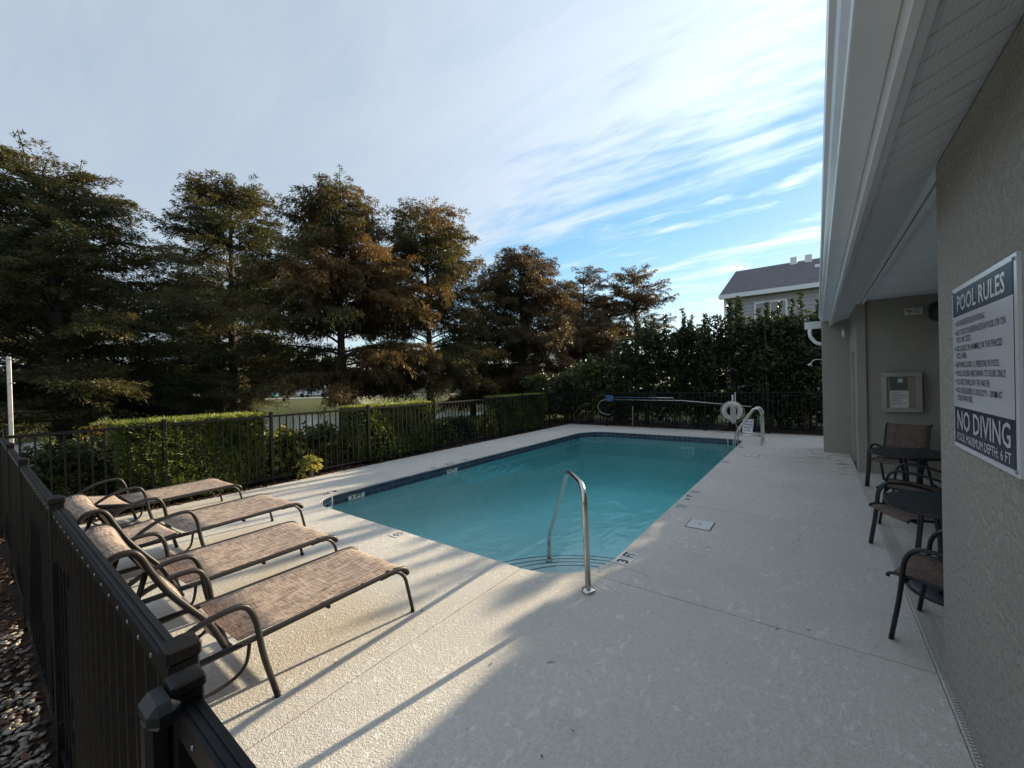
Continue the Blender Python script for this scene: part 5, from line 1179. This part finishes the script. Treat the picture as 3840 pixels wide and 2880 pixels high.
litter('bark_chips', 5200, lambda n: np.stack([rng.uniform(-8.8, -1.0, n), rng.uniform(-.9, .20, n), rng.uniform(-.027, .0, n)], 1), .055, .020, 'chip')
litter('leaf_litter', 2600, lambda n: np.stack([-8.03-np.abs(rng.normal(0, .16, n))+.03, rng.uniform(.2, 14.5, n), rng.uniform(-.008, .012, n)], 1), .045, .018, 'chip')
litter('fallen_leaves', 70, lambda n: np.stack([rng.uniform(-7.9, .4, n), rng.uniform(.4, 14.3, n), np.full(n, .003)], 1)[(lambda a: np.arange(n))(0)], .03, .012, 'chip') if False else None
C = np.stack([rng.uniform(-7.9, .45, 160), rng.uniform(.4, 14.4, 160), np.full(160, .004)], 1)
ins = (C[:, 0] > X0-.05) & (C[:, 0] < X1+.05) & (C[:, 1] > Y0-.05) & (C[:, 1] < Y1+.05); C = C[~ins]; D = rng.normal(size=C.shape); D[:, 2] = .05
tag(link('fallen_leaves', leaf_mesh('fallen_leaves', C, D, rng.uniform(.012, .03, len(C)), rng.uniform(.006, .012, len(C)), rng.uniform(0, .6, len(C)), 'chip')), kind='stuff')
# grass tufts: outside the gate corner and on the far bank
def tufts(name, X, Y, Z, h, k=7, mat='grassblade'):
    n = len(X); C = np.repeat(np.stack([X, Y, Z], 1), k, 0)+rng.normal(0, .02, (n*k, 3))*np.array([1, 1, 0]); D = np.stack([rng.normal(0, .35, n*k), rng.normal(0, .35, n*k), np.ones(n*k)], 1)
    return tag(link(name, leaf_mesh(name, C, D, np.repeat(h, k)*rng.uniform(.5, 1.2, n*k), np.repeat(h, k)*.10, rng.uniform(.2, .9, n*k), mat)), kind='stuff')
n = 4500; d_r = rng.uniform(20, 56, n); l_r = rng.uniform(-1.25, -.02, n)*d_r; X = -.6*d_r+.8*l_r; Y = .8*d_r+.6*l_r; Z = ground_z(X, Y); keep = (Z > -.8) & (X < -10); X, Y, Z = X[keep], Y[keep], Z[keep]
tufts('grass', X, Y, Z, rng.uniform(.06, .16, len(X)), 5)
n = 3000; X = rng.uniform(-19, -10, n); Y = rng.uniform(-2, 24, n); Z = ground_z(X, Y); keep = Z > -.8; tufts('grass', X[keep], Y[keep], Z[keep], rng.uniform(.06, .15, keep.sum()), 6)
X = rng.uniform(-2.95, -2.6, 22); Y = rng.uniform(-.30, -.12, 22); tufts('grass', X, Y, np.full(22, -.03), rng.uniform(.05, .12, 22), 8)

# ================================================================== POND FOUNTAIN, FAR BANK
fx, fy = wpt(33, -.36*33); fz_ = -.86
fo = thing('pond_fountain', (fx, fy, fz_), 'fan of white fountain spray out on the pond behind the middle hedge', 'fountain')
MB().lathe([(.35, 0), (.35, .12), (.1, .2), (.06, .35)], 16, (fx, fy, fz_)).build('nozzle', 'charcoal', fo)
n = 9000; a = rng.uniform(0, 6.28, n); sp_ = np.abs(rng.normal(.30, .13, n)); vz = rng.uniform(5.4, 6.3, n)*np.cos(sp_); vh = 6.0*np.sin(sp_); t = rng.uniform(0.02, 1.12, n)
C = np.stack([fx+vh*np.cos(a)*t, fy+vh*np.sin(a)*t, fz_+.3+vz*t-4.9*t*t], 1); C += rng.normal(0, .05, C.shape); C = C[C[:, 2] > fz_]
o = link('spray', leaf_mesh('spray', C, rng.normal(size=C.shape), rng.uniform(.02, .05, len(C)), rng.uniform(.012, .03, len(C)), .5, 'mist', off=(fx, fy, fz_)), fo); o['kind'] = 'stuff'
def car(d, l, mat, label, h=1.45, L=4.5, van=0):
    x, y = wpt(d, l); z = .115; g = thing('parked_car', (x, y, z), label, 'car', 'cars parked beyond the pond', math.atan2(.6, .8))
    P = [(-L/2, .35), (-L/2+.05, .75), (-L/2+.9, .92), (-L/2+1.5-.3*van, h), (L/2-1.1+.5*van, h), (L/2-.25, .95), (L/2, .85), (L/2, .35)]
    def ext(poly, w, mat_, nm, par=g):
        n_ = len(poly); return MB().add([(px, -w/2, pz) for px, pz in poly]+[(px, w/2, pz) for px, pz in poly], [tuple(range(n_)), tuple(range(2*n_-1, n_-1, -1))]+[(i, n_+i, n_+(i+1) % n_, (i+1) % n_) for i in range(n_)]).build(nm, mat_, par, local=True)
    b = ext(P, 1.75, mat, 'body'); ext([(-L/2+1.0, .95), (-L/2+1.55-.3*van, h-.07), (L/2-1.15+.5*van, h-.07), (L/2-.4, .97)], 1.762, 'winglass', 'window', b)
    for sx in (-L/2+.85, L/2-.85):
        for sy in (-.8, .8):
            m = MB().lathe([(.20, -.1), (.33, -.09), (.33, .09), (.20, .1)], 14); m.v = [(sx+a_, sy+c_, .33+b_) for a_, b_, c_ in m.v]; m.build('wheel', 'tyre', g, local=True)
    return g
car(64, -22.5, 'car_white', 'white car parked across the pond right of the rusty tree'); car(63, -17.6, 'car_grey', 'grey car parked across the pond beside the white one', 1.5)
car(64, -39.5, 'car_blue', 'blue car glimpsed across the pond between two trunks'); car(63, -30.5, 'car_white', 'white van glimpsed across the pond behind the rusty tree', 1.9, 4.9, 1)
car(66, -8.5, 'car_white', 'white car glimpsed beyond the short dark cypress')
def far_house(d, l, w_, dp_, h, label, roofh=1.8):
    x, y = wpt(d, l); g = thing('far_building', (x, y, .1), label, 'building', 'low buildings across the pond', math.atan2(.6, .8))
    wl = MB().box((-w_/2, 0, -.3), (w_/2, dp_, h)).build('wall', 'bldg', g, local=True)
    m = MB(); o_ = .4; m.add([(-w_/2-o_, -o_, h), (w_/2+o_, -o_, h), (w_/2+o_, dp_+o_, h), (-w_/2-o_, dp_+o_, h), (-w_/2+2.5, dp_/2, h+roofh), (w_/2-2.5, dp_/2, h+roofh)], [(0, 1, 5, 4), (1, 2, 5), (2, 3, 4, 5), (3, 0, 4), (3, 2, 1, 0)]); m.build('roof', 'roofred', g, local=True)
    k = int(w_/3.2)
    for i in range(k):
        cx = -w_/2+(i+.5)*w_/k; f_ = MB().box((cx-.65, -.05, .9), (cx+.65, .02, 2.2)).build('window', 'white', wl, local=True); MB().box((cx-.56, -.07, .98), (cx+.56, -.04, 2.12)).build('pane', 'winglass', f_, local=True)
    return g
far_house(88, -24, 24, 11, 3.0, 'low pale building across the road behind the fountain'); far_house(90, -56, 26, 11, 3.0, 'low pale building across the road behind the dark trees'); far_house(92, -88, 26, 11, 3.0, 'low pale building across the road at the far left'); far_house(90, 2, 20, 11, 3.0, 'low pale building far behind the brown cypress')
for i, (d, l, h) in enumerate(((78, -70, 8), (82, -46, 9), (76, -33, 7), (80, -12, 9), (74, 3, 8), (72, -84, 8))):
    x, y = wpt(d, l); cypress(x, y, h, [(.15, 3.2), (.4, 3.8), (.7, 2.8), (1, .6)], ('distant round tree over the road at the far left', 'distant tree behind the dark trunks', 'distant tree above the parked van', 'distant tree right of the fountain', 'distant tree behind the brown dome cypress', 'distant tree at the left edge of the road')[i], 'far_leaf', .2, zb=.1, n_limb=34, leaves=30, droop=.2, seed=70+i, size=(.30, .12), clump=.9, group='distant trees over the road')

# ================================================================== NEIGHBOUR HOUSE
nh = thing('neighbour_house', (4, 35, 0), 'grey two storey house with shingle roof rising above the tall shrubs', 'house')
hx0, hx1, hy, hy1, he = -5.08, 18, 31.7, 46.3, 7.17
MB().box((hx0+.02, hy+.02, 0), (hx1, hy1, he-.02)).build('wall', 'siding', nh)
bh = .24
for i in range(17):
    z1 = he-.36-i*bh
    MB().add([(hx0, hy, z1), (hx1, hy, z1), (hx1, hy-.03, z1-bh), (hx0, hy-.03, z1-bh), (hx0, hy+.02, z1), (hx1, hy+.02, z1), (hx1, hy+.02, z1-bh), (hx0, hy+.02, z1-bh)], [(0, 1, 2, 3), (3, 2, 6, 7), (0, 3, 7, 4), (1, 5, 6, 2)]).build('siding_board', 'siding', nh)
MB().box((hx0-.02, hy-.04, 0), (hx0+.13, hy+.1, he-.06)).build('corner_trim', 'vinyl', nh)
MB().box((hx0, hy-.034, he-.36), (hx1, hy+.02, he-.06)).build('frieze_board', 'siding', nh)
rx0, ey, rz, ry_ = -5.33, 31.2, 10.42, 39.0
m = MB(); th = .12
m.add([(rx0, ey, he+.02), (hx1, ey, he+.02), (hx1, ry_, rz), (rx0, ry_, rz), (rx0, ey, he+.02+th), (hx1, ey, he+.02+th), (hx1, ry_, rz+th), (rx0, ry_, rz+th)], [(0, 3, 2, 1), (4, 5, 6, 7), (0, 4, 7, 3), (0, 1, 5, 4)])
m.add([(rx0, 46.8, he), (hx1, 46.8, he), (hx1, ry_, rz+th), (rx0, ry_, rz+th)], [(0, 1, 2, 3)]); m.add([(hx0, hy, he), (hx0, hy1, he), (hx0, ry_, rz-.1)], [(0, 1, 2)])
m.build('roof', 'shingle', nh)
MB().box((rx0-.02, ey-.03, he-.12), (hx1, ey+.0, he+.16)).build('fascia', 'gutter', nh); MB().box((rx0, ey, he-.08), (hx1, hy, he-.04)).build('soffit', 'vinyl', nh)
def wnd(x0, x1, z0, z1):
    f_ = MB().box((x0-.11, hy-.06, z0-.11), (x1+.11, hy-.005, z1+.11)).build('window', 'vinyl', nh)
    MB().box((x0, hy-.068, z0), ((x0+x1)/2-.02, hy-.061, z1)).build('pane', 'winglass', f_); MB().box(((x0+x1)/2+.02, hy-.068, z0), (x1, hy-.061, z1)).build('pane', 'winglass', f_)
wnd(-3.18, -1.55, 4.9, 6.52); wnd(2.8, 4.5, 4.9, 6.52)
for x in (-1.50, -.58): MB().box((x, ry_-.95, rz-.30), (x+.44, ry_-.45, rz+.31), .03).build('roof_vent', 'vinyl', nh)
MB().box((.0, ry_-3.4, rz-1.27), (.28, ry_-3.05, rz-1.04), .03).build('roof_vent', 'vinyl', nh)
